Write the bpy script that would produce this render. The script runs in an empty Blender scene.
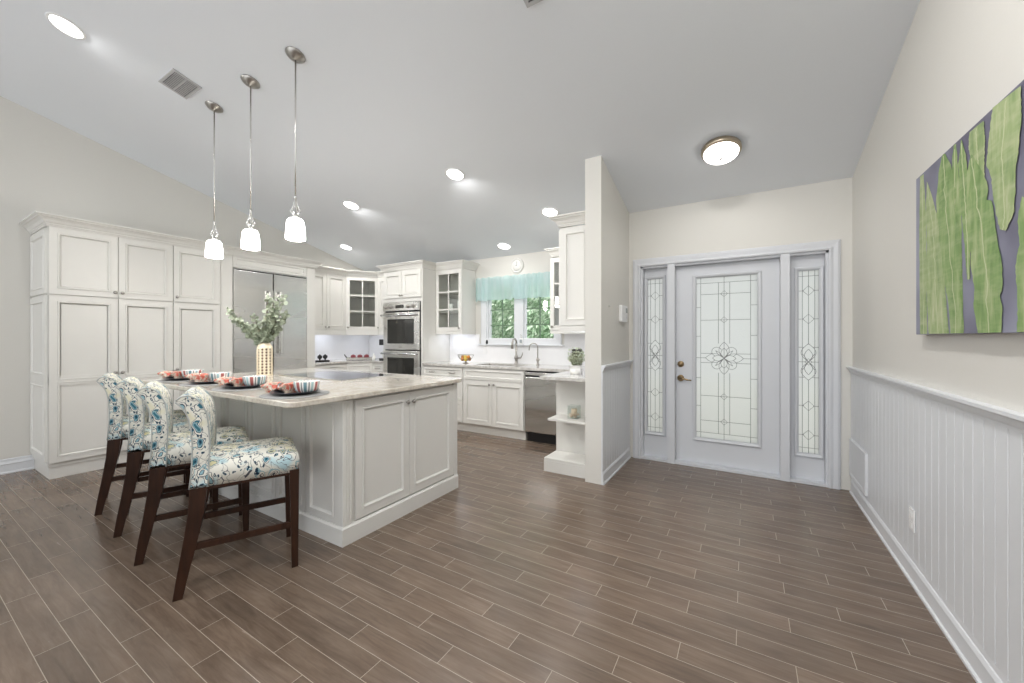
import bpy, bmesh, math, random
from mathutils import Vector, Matrix
random.seed(7)
PI = math.pi
sc = bpy.context.scene
COL = sc.collection

# ------------------------------------------------------------------ camera, light, exposure
cam_d = bpy.data.cameras.new('camera'); cam = bpy.data.objects.new('camera', cam_d); COL.objects.link(cam)
cam_d.sensor_width = 36; cam_d.lens = 391.0 / 1024 * 36; cam_d.shift_y = -4.0 / 1024
cam_d.clip_start = .05
cam.location = (0, 0, 1.31); cam.rotation_euler = (PI / 2, 0, math.radians(30.9))
sc.camera = cam
w = bpy.data.worlds.new('world'); sc.world = w; w.use_nodes = True
bg = w.node_tree.nodes['Background']; bg.inputs[0].default_value = (.93, .965, 1, 1); bg.inputs[1].default_value = 1.3
sun = bpy.data.lights.new('sun', 'SUN'); sun.energy = 3.2; sun.angle = .02; sun.color = (1, .97, .92)
so = bpy.data.objects.new('sun', sun); COL.objects.link(so); so.rotation_euler = Vector((.75, -.22, 1)).to_track_quat('Z', 'Y').to_euler()
sc.view_settings.view_transform = 'Standard'; sc.view_settings.look = 'None'
sc.view_settings.gamma = 1; sc.view_settings.use_curve_mapping = False
sc.view_settings.exposure = 0.45
sc.cycles.use_denoising = True
sc.cycles.max_bounces = 10; sc.cycles.diffuse_bounces = 6; sc.cycles.transmission_bounces = 8
sc.cycles.sample_clamp_indirect = 6; sc.cycles.caustics_reflective = False; sc.cycles.caustics_refractive = False
LIGHT = 1.0

def lamp(kind, name, loc, energy, size=.1, color=(1, .95, .88), rot=(0, 0, 0), spread=None, size_y=None, parent=None):
    d = bpy.data.lights.new(name, kind); d.energy = energy * LIGHT; d.color = color
    if kind == 'AREA':
        d.size = size
        if size_y: d.shape = 'RECTANGLE'; d.size_y = size_y
        else: d.shape = 'DISK'
        if spread: d.spread = spread
    elif kind == 'SPOT':
        d.shadow_soft_size = size; d.spot_size = spread or 2.4; d.spot_blend = .6
    else: d.shadow_soft_size = size
    o = bpy.data.objects.new(name, d); COL.objects.link(o); o.location = loc; o.rotation_euler = rot
    return o

# ------------------------------------------------------------------ materials
def mat(name, col, rough=.5, metal=0, spec=.5, emit=None, estr=0, trans=0, ior=1.45, bump=None, coat=0):
    m = bpy.data.materials.new(name); m.use_nodes = True
    b = m.node_tree.nodes['Principled BSDF']; N = m.node_tree.nodes; L = m.node_tree.links
    b.inputs['Base Color'].default_value = (*col, 1); b.inputs['Roughness'].default_value = rough
    b.inputs['Metallic'].default_value = metal; b.inputs['Specular IOR Level'].default_value = spec
    b.inputs['Transmission Weight'].default_value = trans; b.inputs['IOR'].default_value = ior
    b.inputs['Coat Weight'].default_value = coat
    if emit: b.inputs['Emission Color'].default_value = (*emit, 1); b.inputs['Emission Strength'].default_value = estr
    tc = N.new('ShaderNodeTexCoord')
    if bump:
        sca, st = bump
        n = N.new('ShaderNodeTexNoise'); n.inputs['Scale'].default_value = sca; n.inputs['Detail'].default_value = 3
        bp = N.new('ShaderNodeBump'); bp.inputs['Strength'].default_value = st; bp.inputs['Distance'].default_value = .002
        L.new(tc.outputs['Object'], n.inputs['Vector']); L.new(n.outputs['Fac'], bp.inputs['Height']); L.new(bp.outputs[0], b.inputs['Normal'])
    else:   # faint tonal variation keeps every surface procedural
        n = N.new('ShaderNodeTexNoise'); n.inputs['Scale'].default_value = 6; n.inputs['Detail'].default_value = 2
        L.new(tc.outputs['Object'], n.inputs['Vector'])
    if not trans and not emit:
        mx = N.new('ShaderNodeMix'); mx.data_type = 'RGBA'
        mx.inputs[6].default_value = (*[c * .975 for c in col], 1); mx.inputs[7].default_value = (*[min(1, c * 1.02) for c in col], 1)
        L.new(n.outputs['Fac'], mx.inputs[0]); L.new(mx.outputs[2], b.inputs['Base Color'])
    return m

class G:   # tiny node-graph helper
    def __init__(s, m): s.N = m.node_tree.nodes; s.L = m.node_tree.links; s.b = s.N['Principled BSDF']
    def new(s, t, **k):
        n = s.N.new(t)
        for a, v in k.items(): setattr(n, a, v)
        return n
    def val(s, sock, v):
        if hasattr(v, 'links') or isinstance(v, bpy.types.NodeSocket): s.L.new(v, sock)
        else: sock.default_value = v
    def math(s, op, a, b=0.0, c=0.0):
        n = s.new('ShaderNodeMath', operation=op)
        s.val(n.inputs[0], a); s.val(n.inputs[1], b)
        if op in ('MULTIPLY_ADD', 'SMOOTH_MIN'): s.val(n.inputs[2], c)
        return n.outputs[0]
    def mix(s, f, a, b):
        n = s.new('ShaderNodeMix', data_type='RGBA'); s.val(n.inputs[0], f)
        for i, v in ((6, a), (7, b)): s.val(n.inputs[i], v if isinstance(v, bpy.types.NodeSocket) else (*v, 1))
        return n.outputs[2]
    def noise(s, vec, scale, detail=4, rough=.5, dist=0):
        n = s.new('ShaderNodeTexNoise'); n.inputs['Scale'].default_value = scale; n.inputs['Detail'].default_value = detail
        n.inputs['Roughness'].default_value = rough; n.inputs['Distortion'].default_value = dist; s.L.new(vec, n.inputs['Vector']); return n
    def mapping(s, vec, scale=(1, 1, 1), loc=(0, 0, 0)):
        n = s.new('ShaderNodeMapping'); n.inputs['Scale'].default_value = scale; n.inputs['Location'].default_value = loc
        s.L.new(vec, n.inputs['Vector']); return n.outputs[0]
    def ramp(s, f, stops, const=False):
        n = s.new('ShaderNodeValToRGB'); e = n.color_ramp.elements
        if const: n.color_ramp.interpolation = 'CONSTANT'
        while len(e) < len(stops): e.new(.5)
        for i, (p, c) in enumerate(stops): e[i].position = p; e[i].color = (*c, 1) if len(c) == 3 else c
        s.L.new(f, n.inputs[0]); return n.outputs[0]
    def bump(s, h, st=.3, d=.002):
        n = s.new('ShaderNodeBump'); n.inputs['Strength'].default_value = st; n.inputs['Distance'].default_value = d
        s.L.new(h, n.inputs['Height']); s.L.new(n.outputs[0], s.b.inputs['Normal'])

M = {}
M['wall'] = mat('wall_paint', (.70, .685, .645), .8, spec=.3, bump=(180, .06))
M['ceiling'] = mat('ceiling_paint', (.83, .86, .90), .8, spec=.3, bump=(200, .05))
M['trim'] = mat('trim_paint', (.71, .725, .75), .35)
M['door'] = mat('door_paint', (.66, .675, .705), .4)
M['cab'] = mat('cabinet_paint', (.74, .73, .695), .38)
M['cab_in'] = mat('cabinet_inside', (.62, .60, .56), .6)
M['isl'] = mat('island_paint', (.74, .735, .71), .36)
M['knob'] = mat('brushed_nickel', (.42, .40, .37), .3, 1)
M['nickel'] = mat('satin_nickel', (.72, .71, .69), .25, 1)
M['chrome'] = mat('polished_chrome', (.70, .70, .70), .12, 1)
M['brass'] = mat('antique_brass', (.42, .30, .17), .3, 1)
M['black'] = mat('black_plastic', (.015, .015, .016), .35)
M['dark'] = mat('dark_gap', (.03, .03, .03), .7)
M['white'] = mat('white_plastic', (.84, .84, .84), .4)
M['backsplash'] = mat('backsplash_stone', (.86, .86, .87), .25)
M['lead'] = mat('lead_came', (.26, .26, .25), .45, .5)
M['plate'] = mat('charcoal_ceramic', (.035, .037, .045), .3)
M['mat'] = mat('woven_placemat', (.33, .33, .33), .8, bump=(400, .5))
M['ceramic'] = mat('white_ceramic', (.85, .84, .81), .25)
M['vase'] = mat('cream_lattice_ceramic', (.82, .72, .55), .55)
M['vasein'] = mat('vase_inside', (.16, .09, .06), .8)
M['leaf'] = mat('eucalyptus_leaf', (.36, .405, .31), .55)
M['leaf2'] = mat('herb_leaf', (.46, .50, .36), .6)
M['stem'] = mat('branch_stem', (.13, .11, .05), .7)
M['apple'] = mat('red_fruit_skin', (.23, .03, .04), .3)
M['orange'] = mat('orange_fruit_skin', (.75, .28, .04), .45)
M['lemon'] = mat('yellow_fruit_skin', (.75, .55, .08), .45)
M['amber'] = mat('amber_glass', (.55, .25, .06), .15, trans=.5)
M['shell'] = mat('shell', (.72, .55, .42), .5)
M['candle'] = mat('candle_wax', (.80, .62, .46), .5)
M['lensglow'] = mat('lens_glow', (1, 1, 1), .5, emit=(1, .98, .95), estr=5)
M['shade'] = mat('opal_shade', (1, 1, 1), .4, emit=(1, .98, .95), estr=11)
M['bowlglow'] = mat('frosted_dome', (1, 1, 1), .4, emit=(1, .97, .93), estr=3.5)
M['uclight'] = mat('under_cabinet_strip', (1, 1, 1), .4, emit=(.86, .90, 1), estr=2.5)
M['grille'] = mat('grille_paint', (.50, .50, .51), .5)
M['fridge_gap'] = mat('fridge_gap', (.06, .06, .06), .5)
M['sky_ground'] = mat('patio_ground', (.62, .63, .60), .8)

def glass(name, col, rough=0.0, ripple=None, thin=.9):
    m = bpy.data.materials.new(name); m.use_nodes = True; g = G(m); N = g.N
    tr = g.new('ShaderNodeBsdfTransparent'); tr.inputs[0].default_value = (*col, 1)
    gl = g.new('ShaderNodeBsdfGlossy'); gl.inputs['Roughness'].default_value = rough; gl.inputs[0].default_value = (1, 1, 1, 1)
    mx = g.new('ShaderNodeMixShader'); mx.inputs[0].default_value = .055
    g.L.new(tr.outputs[0], mx.inputs[1]); g.L.new(gl.outputs[0], mx.inputs[2])
    out = N['Material Output']; N.remove(g.b)
    g.L.new(mx.outputs[0], out.inputs[0]); return m
M['glass'] = glass('clear_glass', (.93, .95, .94))
def texglass():
    m = bpy.data.materials.new('textured_glass'); m.use_nodes = True; g = G(m); N = g.N; g.N.remove(g.b)
    tc = g.new('ShaderNodeTexCoord')
    n = g.noise(tc.outputs['Object'], 70, 2)
    bp = g.new('ShaderNodeBump'); bp.inputs['Strength'].default_value = .5; bp.inputs['Distance'].default_value = .004; g.L.new(n.outputs['Fac'], bp.inputs['Height'])
    tl = g.new('ShaderNodeBsdfTranslucent'); tl.inputs[0].default_value = (.88, .88, .86, 1)
    rf = g.new('ShaderNodeBsdfRefraction'); rf.inputs['Roughness'].default_value = .35; rf.inputs['IOR'].default_value = 1.12; rf.inputs[0].default_value = (.90, .90, .88, 1)
    gl = g.new('ShaderNodeBsdfGlossy'); gl.inputs['Roughness'].default_value = .12
    for s_ in (tl, rf, gl): g.L.new(bp.outputs[0], s_.inputs['Normal'])
    m1 = g.new('ShaderNodeMixShader'); m1.inputs[0].default_value = .45; g.L.new(tl.outputs[0], m1.inputs[1]); g.L.new(rf.outputs[0], m1.inputs[2])
    f = g.new('ShaderNodeFresnel'); f.inputs[0].default_value = 1.45
    m2 = g.new('ShaderNodeMixShader'); g.L.new(f.outputs[0], m2.inputs[0]); g.L.new(m1.outputs[0], m2.inputs[1]); g.L.new(gl.outputs[0], m2.inputs[2])
    g.L.new(m2.outputs[0], N['Material Output'].inputs[0]); return m
M['texglass'] = texglass()

def steel():
    m = mat('brushed_stainless', (.60, .59, .57), .28, 1); g = G(m); tc = g.new('ShaderNodeTexCoord')
    v = g.mapping(tc.outputs['Object'], (2, 2, 160)); n = g.noise(v, 3, 3)
    g.L.new(g.ramp(n.outputs['Fac'], [(0, (.60, .595, .58)), (1, (.80, .79, .77))]), g.b.inputs['Base Color'])
    v2 = g.mapping(tc.outputs['Object'], (.6, .6, 2.2)); n2 = g.noise(v2, 1.6, 1)
    g.L.new(g.math('MULTIPLY_ADD', n2.outputs['Fac'], .25, .14), g.b.inputs['Roughness'])
    n3 = g.noise(v2, 2.0, 0); g.bump(n3.outputs['Fac'], .35, .03)
    return m
M['steel'] = steel()

def floor_mat():
    m = mat('plank_tile', (.1, .07, .05), .3); g = G(m); tc = g.new('ShaderNodeTexCoord')
    s = g.new('ShaderNodeSeparateXYZ'); g.L.new(tc.outputs['Object'], s.inputs[0]); x, y = s.outputs[0], s.outputs[1]
    PW, PL = .1033, .618
    ry = g.math('DIVIDE', g.math('SUBTRACT', y, 1.298), PW); row = g.math('FLOOR', ry); fy = g.math('SUBTRACT', ry, row)
    rx = g.math('DIVIDE', g.math('ADD', g.math('ADD', x, 1.89), g.math('MULTIPLY', row, .206)), PL); cx = g.math('FLOOR', rx); fx = g.math('SUBTRACT', rx, cx)
    def edge(f, wd, L_):  # 1 inside the grout line
        d = g.math('MINIMUM', f, g.math('SUBTRACT', 1.0, f)); return g.math('LESS_THAN', g.math('MULTIPLY', d, L_), wd)
    gr = g.math('MAXIMUM', edge(fy, .0013, PW), edge(fx, .0013, PL))
    c = g.new('ShaderNodeCombineXYZ'); g.L.new(row, c.inputs[0]); g.L.new(cx, c.inputs[1])
    wn = g.new('ShaderNodeTexWhiteNoise', noise_dimensions='3D'); g.L.new(c.outputs[0], wn.inputs[0])
    off = g.new('ShaderNodeVectorMath', operation='MULTIPLY_ADD'); g.L.new(wn.outputs['Color'], off.inputs[0]); off.inputs[1].default_value = (9, 9, 9)
    g.L.new(tc.outputs['Object'], off.inputs[2])
    v = g.mapping(off.outputs[0], (1.5, 14, 1)); gn = g.noise(v, 2.5, 8, .65, .6)
    v2 = g.mapping(off.outputs[0], (1.2, 3, 1)); cl = g.noise(v2, 2.0, 4, .6)
    wood = g.ramp(gn.outputs['Fac'], [(.22, (.098, .068, .050)), (.5, (.160, .116, .086)), (.80, (.225, .170, .130))])
    tone = g.ramp(cl.outputs['Fac'], [(.3, (.80, .80, .80)), (.7, (1.18, 1.17, 1.16))])
    mm = g.new('ShaderNodeMix', data_type='RGBA', blend_type='MULTIPLY'); mm.inputs[0].default_value = 1; g.L.new(wood, mm.inputs[6]); g.L.new(tone, mm.inputs[7])
    pl = g.math('MULTIPLY_ADD', wn.outputs['Value'], .26, .87)
    hs = g.new('ShaderNodeHueSaturation'); g.L.new(mm.outputs[2], hs.inputs['Color']); g.L.new(pl, hs.inputs['Value'])
    g.L.new(g.mix(gr, hs.outputs[0], (.36, .30, .235)), g.b.inputs['Base Color'])
    g.L.new(g.math('MULTIPLY_ADD', gn.outputs['Fac'], .20, g.math('MULTIPLY_ADD', gr, .3, .13)), g.b.inputs['Roughness'])
    h = g.math('SUBTRACT', g.math('MULTIPLY', gn.outputs['Fac'], .25), gr); g.bump(h, .35, .0015)
    g.b.inputs['Specular IOR Level'].default_value = .65
    return m
M['floor'] = floor_mat()

def stone(name, base, vein, spk):
    m = mat(name, base, .12, coat=.3); g = G(m); tc = g.new('ShaderNodeTexCoord'); o = tc.outputs['Object']
    a = g.noise(o, 2.2, 8, .65, 2.2); b = g.noise(o, 5, 6, .6, 1.2); c = g.noise(o, 60, 3)
    v = g.ramp(a.outputs['Fac'], [(.40, base), (.485, vein), (.51, spk), (.53, vein), (.62, base)])
    v2 = g.ramp(b.outputs['Fac'], [(.35, base), (.7, vein)])
    k = g.mix(.45, v, v2)
    g.L.new(g.mix(g.ramp(c.outputs['Fac'], [(.45, (0, 0, 0)), (.75, (.5, .5, .5))]), k, tuple(x * .8 for x in vein)), g.b.inputs['Base Color'])
    return m
M['counter'] = stone('veined_quartzite', (.76, .73, .66), (.62, .56, .48), (.40, .34, .29))
M['sinkcounter'] = stone('speckled_granite', (.72, .70, .67), (.50, .48, .45), (.30, .28, .26))

def wood_dark():
    m = mat('espresso_wood', (.05, .02, .01), .3); g = G(m); tc = g.new('ShaderNodeTexCoord')
    v = g.mapping(tc.outputs['Object'], (30, 30, 3)); n = g.noise(v, 2, 5, .6)
    g.L.new(g.ramp(n.outputs['Fac'], [(.3, (.018, .007, .004)), (.7, (.048, .018, .009))]), g.b.inputs['Base Color']); return m
M['wood'] = wood_dark()

def fabric():
    m = mat('paisley_fabric', (.8, .8, .75), .85, spec=.2); g = G(m); tc = g.new('ShaderNodeTexCoord'); o = tc.outputs['Object']
    warp = g.noise(o, 15, 2); wv = g.new('ShaderNodeVectorMath', operation='MULTIPLY_ADD'); g.L.new(warp.outputs['Color'], wv.inputs[0])
    wv.inputs[1].default_value = (.07, .07, .07); g.L.new(o, wv.inputs[2])
    def vor(scale, loc=(0, 0, 0), sc_=(1, 1, 1)):
        n = g.new('ShaderNodeTexVoronoi'); n.inputs['Scale'].default_value = scale; n.inputs['Randomness'].default_value = .9
        g.L.new(g.mapping(wv.outputs[0], sc_, loc), n.inputs['Vector']); return n
    cream = (.80, .79, .72); navy = (.018, .04, .075); teal = (.05, .17, .23); aqua = (.30, .48, .54); yel = (.70, .66, .42); grey = (.10, .11, .13)
    # soft colour fields behind the print
    fld = g.noise(o, 7, 1); ground = g.ramp(fld.outputs['Fac'], [(.32, (.50, .68, .73)), (.40, cream), (.58, cream), (.64, (.76, .73, .55)), (.70, cream)])
    # big paisley cells with concentric bands
    a = vor(15, (0, 0, 0), (1.1, 1.1, .8)); s = g.new('ShaderNodeSeparateColor'); g.L.new(a.outputs['Color'], s.inputs[0])
    d_ = a.outputs['Distance']
    bandA = g.ramp(d_, [(0, navy), (.10, teal), (.20, aqua), (.27, navy), (.31, cream), (.38, grey), (.42, cream)], True)
    bandB = g.ramp(d_, [(0, aqua), (.10, navy), (.17, yel), (.27, teal), (.33, cream), (.38, navy), (.41, cream)], True)
    bandC = g.ramp(d_, [(0, cream), (.07, navy), (.15, cream), (.24, grey), (.28, cream), (.36, aqua), (.42, cream)], True)
    big = g.mix(g.math('GREATER_THAN', s.outputs[0], .45), bandA, bandB); big = g.mix(g.math('GREATER_THAN', s.outputs[1], .6), big, bandC)
    out = g.math('GREATER_THAN', d_, .42)
    col = g.mix(out, big, ground)
    # little dark drops scattered between
    b = vor(40, (3, 1, 2), (1.2, 1.2, .8)); s2 = g.new('ShaderNodeSeparateColor'); g.L.new(b.outputs['Color'], s2.inputs[0])
    drop = g.ramp(b.outputs['Distance'], [(0, cream), (.10, navy), (.26, teal), (.31, cream)], True)
    on = g.math('MULTIPLY', g.math('LESS_THAN', b.outputs['Distance'], .31), g.math('GREATER_THAN', s2.outputs[0], .45))
    col = g.mix(g.math('MULTIPLY', on, g.math('GREATER_THAN', d_, .33)), col, drop)
    # curling dark vine lines
    n = g.noise(o, 17, 1, .4, 1.2); ln = g.math('LESS_THAN', g.math('ABSOLUTE', g.math('SUBTRACT', n.outputs['Fac'], .5)), .013)
    col = g.mix(g.math('MULTIPLY', ln, out), col, grey)
    g.L.new(col, g.b.inputs['Base Color'])
    f = g.noise(o, 500, 1); g.bump(f.outputs['Fac'], .2, .001)
    return m
M['fabric'] = fabric()
M['piping'] = mat('seam_thread', (.46, .48, .47), .8)

def napkin():
    m = mat('coral_print_cloth', (.8, .3, .25), .85, spec=.2); g = G(m); tc = g.new('ShaderNodeTexCoord'); o = tc.outputs['Object']
    n = g.noise(o, 26, 2, .5, .8)
    g.L.new(g.ramp(n.outputs['Fac'], [(0, (.66, .16, .12)), (.42, (.74, .24, .18)), (.48, (.78, .68, .58)), (.52, (.42, .30, .22)), (.56, (.80, .70, .60)), (.62, (.72, .26, .20))], True), g.b.inputs['Base Color']); return m
M['napkin'] = napkin()

def stripes():
    m = mat('striped_bowl', (.8, .8, .8), .3); g = G(m); tc = g.new('ShaderNodeTexCoord')
    s = g.new('ShaderNodeSeparateXYZ'); g.L.new(tc.outputs['Object'], s.inputs[0])
    at = g.math('ARCTAN2', s.outputs[1], s.outputs[0]); f = g.math('FRACT', g.math('MULTIPLY', at, 2 / PI))
    W = (.84, .83, .80); R = (.42, .13, .12); B = (.16, .28, .33); K = (.17, .17, .19)
    g.L.new(g.ramp(f, [(0, W), (.10, R), (.28, W), (.36, K), (.42, W), (.50, B), (.66, W), (.74, K), (.80, W), (.88, (.40, .58, .62))], True), g.b.inputs['Base Color']); return m
M['stripes'] = stripes()

def art():
    m = mat('leaf_canvas', (.4, .5, .2), .55); g = G(m); tc = g.new('ShaderNodeTexCoord')
    n = g.noise(tc.outputs['Object'], 2.0, 3)
    g.L.new(g.ramp(n.outputs['Fac'], [(.35, (.13, .125, .18)), (.65, (.32, .33, .42))]), g.b.inputs['Base Color']); return m
M['canvas'] = art()
def artleaf(name, c1, c2, c3):
    m = mat(name, c1, .55); g = G(m); tc = g.new('ShaderNodeTexCoord')
    v = g.mapping(tc.outputs['Object'], (1, 9, 2)); n = g.noise(v, 2.4, 5, .6)
    v2 = g.mapping(tc.outputs['Object'], (1, 3, 16)); n2 = g.noise(v2, 1.6, 3, .6)
    a = g.ramp(n.outputs['Fac'], [(.3, c1), (.52, c2), (.72, c3)])
    g.L.new(g.mix(g.ramp(n2.outputs['Fac'], [(.45, (0, 0, 0)), (.75, (.6, .6, .6))]), a, c3), g.b.inputs['Base Color']); return m
M['artleaf'] = artleaf('painted_leaf', (.13, .24, .07), (.24, .36, .13), (.44, .50, .27))
M['artleafb'] = artleaf('painted_leaf_pale', (.20, .30, .12), (.34, .43, .20), (.54, .57, .36))
M['artrib'] = mat('painted_rib', (.52, .57, .34), .55)
def valance():
    m = bpy.data.materials.new('sheer_aqua_cloth'); m.use_nodes = True; g = G(m); tc = g.new('ShaderNodeTexCoord')
    n = g.noise(g.mapping(tc.outputs['Object'], (8, 8, 1)), 2, 2)
    c = g.ramp(n.outputs['Fac'], [(.3, (.62, .80, .79)), (.7, (.74, .86, .87))])
    d = g.new('ShaderNodeBsdfDiffuse'); t = g.new('ShaderNodeBsdfTranslucent'); tp = g.new('ShaderNodeBsdfTransparent'); tp.inputs[0].default_value = (.75, .92, .88, 1)
    g.L.new(c, d.inputs[0]); g.L.new(c, t.inputs[0])
    m1 = g.new('ShaderNodeMixShader'); m1.inputs[0].default_value = .5; g.L.new(d.outputs[0], m1.inputs[1]); g.L.new(t.outputs[0], m1.inputs[2])
    m2 = g.new('ShaderNodeMixShader'); m2.inputs[0].default_value = .22; g.L.new(m1.outputs[0], m2.inputs[1]); g.L.new(tp.outputs[0], m2.inputs[2])
    out = g.N['Material Output']; g.N.remove(g.b); g.L.new(m2.outputs[0], out.inputs[0]); return m
M['valance'] = valance()
def hedge():
    m = mat('outdoor_leaves', (.2, .4, .15), .6); g = G(m); tc = g.new('ShaderNodeTexCoord'); n = g.noise(tc.outputs['Object'], 7, 4)
    g.L.new(g.ramp(n.outputs['Fac'], [(.36, (.16, .30, .15)), (.48, (.45, .62, .42)), (.58, (.86, .93, .80))]), g.b.inputs['Base Color']); return m
M['hedge'] = hedge()
M['ovenglass'] = mat('oven_window', (.022, .022, .020), .08, spec=.7)
M['cooktop'] = mat('cooktop_glass', (.012, .012, .014), .03, spec=.9, coat=.6)

# ------------------------------------------------------------------ mesh builder
def basis(origin, ux, n):
    """columns: ux = along width, n = outward normal (depth), z up"""
    ux = Vector((ux[0], ux[1], 0)).normalized(); n = Vector((n[0], n[1], 0)).normalized()
    m = Matrix(((ux.x, n.x, 0, origin[0]), (ux.y, n.y, 0, origin[1]), (0, 0, 1, origin[2]), (0, 0, 0, 1)))
    return m
class MB:
    def __init__(s): s.bm = bmesh.new(); s.T = Matrix.Identity(4)
    def at(s, T): s.T = T; return s
    def v(s, p): return s.bm.verts.new(s.T @ Vector(p))
    def f(s, vs, sm=False):
        try: f = s.bm.faces.new(vs); f.smooth = sm; return f
        except ValueError: return None
    def box(s, x0, x1, y0, y1, z0, z1, bev=0):
        if x0 > x1: x0, x1 = x1, x0
        if y0 > y1: y0, y1 = y1, y0
        if z0 > z1: z0, z1 = z1, z0
        vs = [s.v((x, y, z)) for z in (z0, z1) for y in (y0, y1) for x in (x0, x1)]
        fs = [s.f([vs[i] for i in q]) for q in ((0, 2, 3, 1), (4, 5, 7, 6), (0, 1, 5, 4), (2, 6, 7, 3), (0, 4, 6, 2), (1, 3, 7, 5))]
        if bev:
            es = list({e for f in fs for e in f.edges})
            bmesh.ops.bevel(s.bm, geom=es, offset=bev, segments=2, affect='EDGES', profile=.6)
        return s
    def rings(s, x0, x1, z0, z1, rg, base=0):
        """nested rectangles in the local xz plane: rg = [(inset, depth)...]; depth is along local +y. Closed at both ends."""
        L = []
        for ins, d in rg:
            L.append([s.v((x, base + d, z)) for x, z in ((x0 + ins, z0 + ins), (x1 - ins, z0 + ins), (x1 - ins, z1 - ins), (x0 + ins, z1 - ins))])
        s.f(L[0]); s.f(L[-1][::-1])
        for a, b in zip(L, L[1:]):
            for i in range(4): s.f([a[i], b[i], b[(i + 1) % 4], a[(i + 1) % 4]])
        return s
    def frame(s, x0, x1, z0, z1, w, y0, y1, rg=None):
        """picture frame of width w; rg optional profile [(inset, depth)...] else plain box ring"""
        rg = rg or [(0, y0), (0, y1), (w, y1), (w, y0)]
        L = [[s.v((x, d, z)) for x, z in ((x0 + i, z0 + i), (x1 - i, z0 + i), (x1 - i, z1 - i), (x0 + i, z1 - i))] for i, d in rg]
        for k in range(len(L)):
            a, b = L[k], L[(k + 1) % len(L)]
            for i in range(4): s.f([a[i], b[i], b[(i + 1) % 4], a[(i + 1) % 4]])
        return s
    def tube(s, pts, r, seg=8, closed=False, cap=True):
        pts = [Vector(p) for p in pts]; n = len(pts); rs = r if isinstance(r, (list, tuple)) else [r] * n; prev = None; R = []
        for i, p in enumerate(pts):
            a = pts[(i - 1) % n] if closed or i else p; b = pts[(i + 1) % n] if closed or i < n - 1 else p
            t = (b - a).normalized()
            if prev is None:
                u = t.orthogonal().normalized()
            else:
                u = (prev - t * prev.dot(t)); u = u.normalized() if u.length > 1e-6 else t.orthogonal().normalized()
            prev = u; w_ = t.cross(u)
            R.append([s.v(p + (u * math.cos(2 * PI * k / seg) + w_ * math.sin(2 * PI * k / seg)) * rs[i]) for k in range(seg)])
        rng = range(n if closed else n - 1)
        for i in rng:
            a, b = R[i], R[(i + 1) % n]
            for k in range(seg): s.f([a[k], a[(k + 1) % seg], b[(k + 1) % seg], b[k]], True)
        if cap and not closed: s.f(R[0][::-1]); s.f(R[-1])
        return s
    def lathe(s, prof, c=(0, 0, 0), seg=24, axis='z', sx=1, sy=1, closed=False):
        R = []
        for r, h in prof:
            row = []
            for k in range(seg):
                a = 2 * PI * k / seg; p = (r * math.cos(a) * sx, r * math.sin(a) * sy, h)
                if axis == 'y': p = (p[0], h, p[1])
                if axis == 'x': p = (h, p[0], p[1])
                row.append(s.v((c[0] + p[0], c[1] + p[1], c[2] + p[2])))
            R.append(row)
        for a, b in zip(R, R[1:]):
            for k in range(seg): s.f([a[k], a[(k + 1) % seg], b[(k + 1) % seg], b[k]], True)
        if not closed:
            if prof[0][0] > 1e-5: s.f(R[0][::-1])
            if prof[-1][0] > 1e-5: s.f(R[-1])
        return s
    def prism(s, poly, z0, z1):
        a = [s.v((x, y, z0)) for x, y in poly]; b = [s.v((x, y, z1)) for x, y in poly]; n = len(poly)
        s.f(a[::-1]); s.f(b)
        for i in range(n): s.f([a[i], a[(i + 1) % n], b[(i + 1) % n], b[i]])
        return s
    def sweep(s, path, prof):
        """profile [(out, z)] swept along a 2D path; out is to the right of the direction of travel"""
        n = len(path); R = []
        for i in range(n):
            p = Vector(path[i]); d0 = (p - Vector(path[i - 1])).normalized() if i else None; d1 = (Vector(path[i + 1]) - p).normalized() if i < n - 1 else None
            d0 = d0 or d1; d1 = d1 or d0
            n0 = Vector((d0.y, -d0.x)); n1 = Vector((d1.y, -d1.x)); m = (n0 + n1); m = m / max(.2, (1 + n0.dot(n1)))
            R.append([s.v((p.x + m.x * o, p.y + m.y * o, z)) for o, z in prof])
        k = len(prof)
        for a, b in zip(R, R[1:]):
            for j in range(k): s.f([a[j], b[j], b[(j + 1) % k], a[(j + 1) % k]])
        s.f(R[0]); s.f(R[-1][::-1]); return s
    def build(s, name, m, parent=None, org=None, bevel=0, subsurf=0, smooth=None, solid=0):
        bmesh.ops.remove_doubles(s.bm, verts=s.bm.verts, dist=1e-6)
        bmesh.ops.recalc_face_normals(s.bm, faces=s.bm.faces)
        o0 = Vector(org) if org is not None else (Vector(parent['_o']) if parent is not None and '_o' in parent else Vector((0, 0, 0)))
        if org is None and parent is not None and '_o' not in parent: o0 = Vector((0, 0, 0))
        for v in s.bm.verts: v.co -= o0
        me = bpy.data.meshes.new(name); s.bm.to_mesh(me); s.bm.free(); me.materials.append(m)
        if smooth: 
            for p in me.polygons: p.use_smooth = True
        o = bpy.data.objects.new(name, me); COL.objects.link(o)
        if parent is not None: o.parent = parent; o['_o'] = list(o0)
        else: o.location = o0; o['_o'] = list(o0)
        if bevel:
            b = o.modifiers.new('bevel', 'BEVEL'); b.width = bevel; b.segments = 2; b.limit_method = 'ANGLE'; b.angle_limit = .6
        if subsurf: x = o.modifiers.new('sub', 'SUBSURF'); x.levels = subsurf; x.render_levels = subsurf
        if solid: x = o.modifiers.new('solid', 'SOLIDIFY'); x.thickness = solid
        return o

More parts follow.
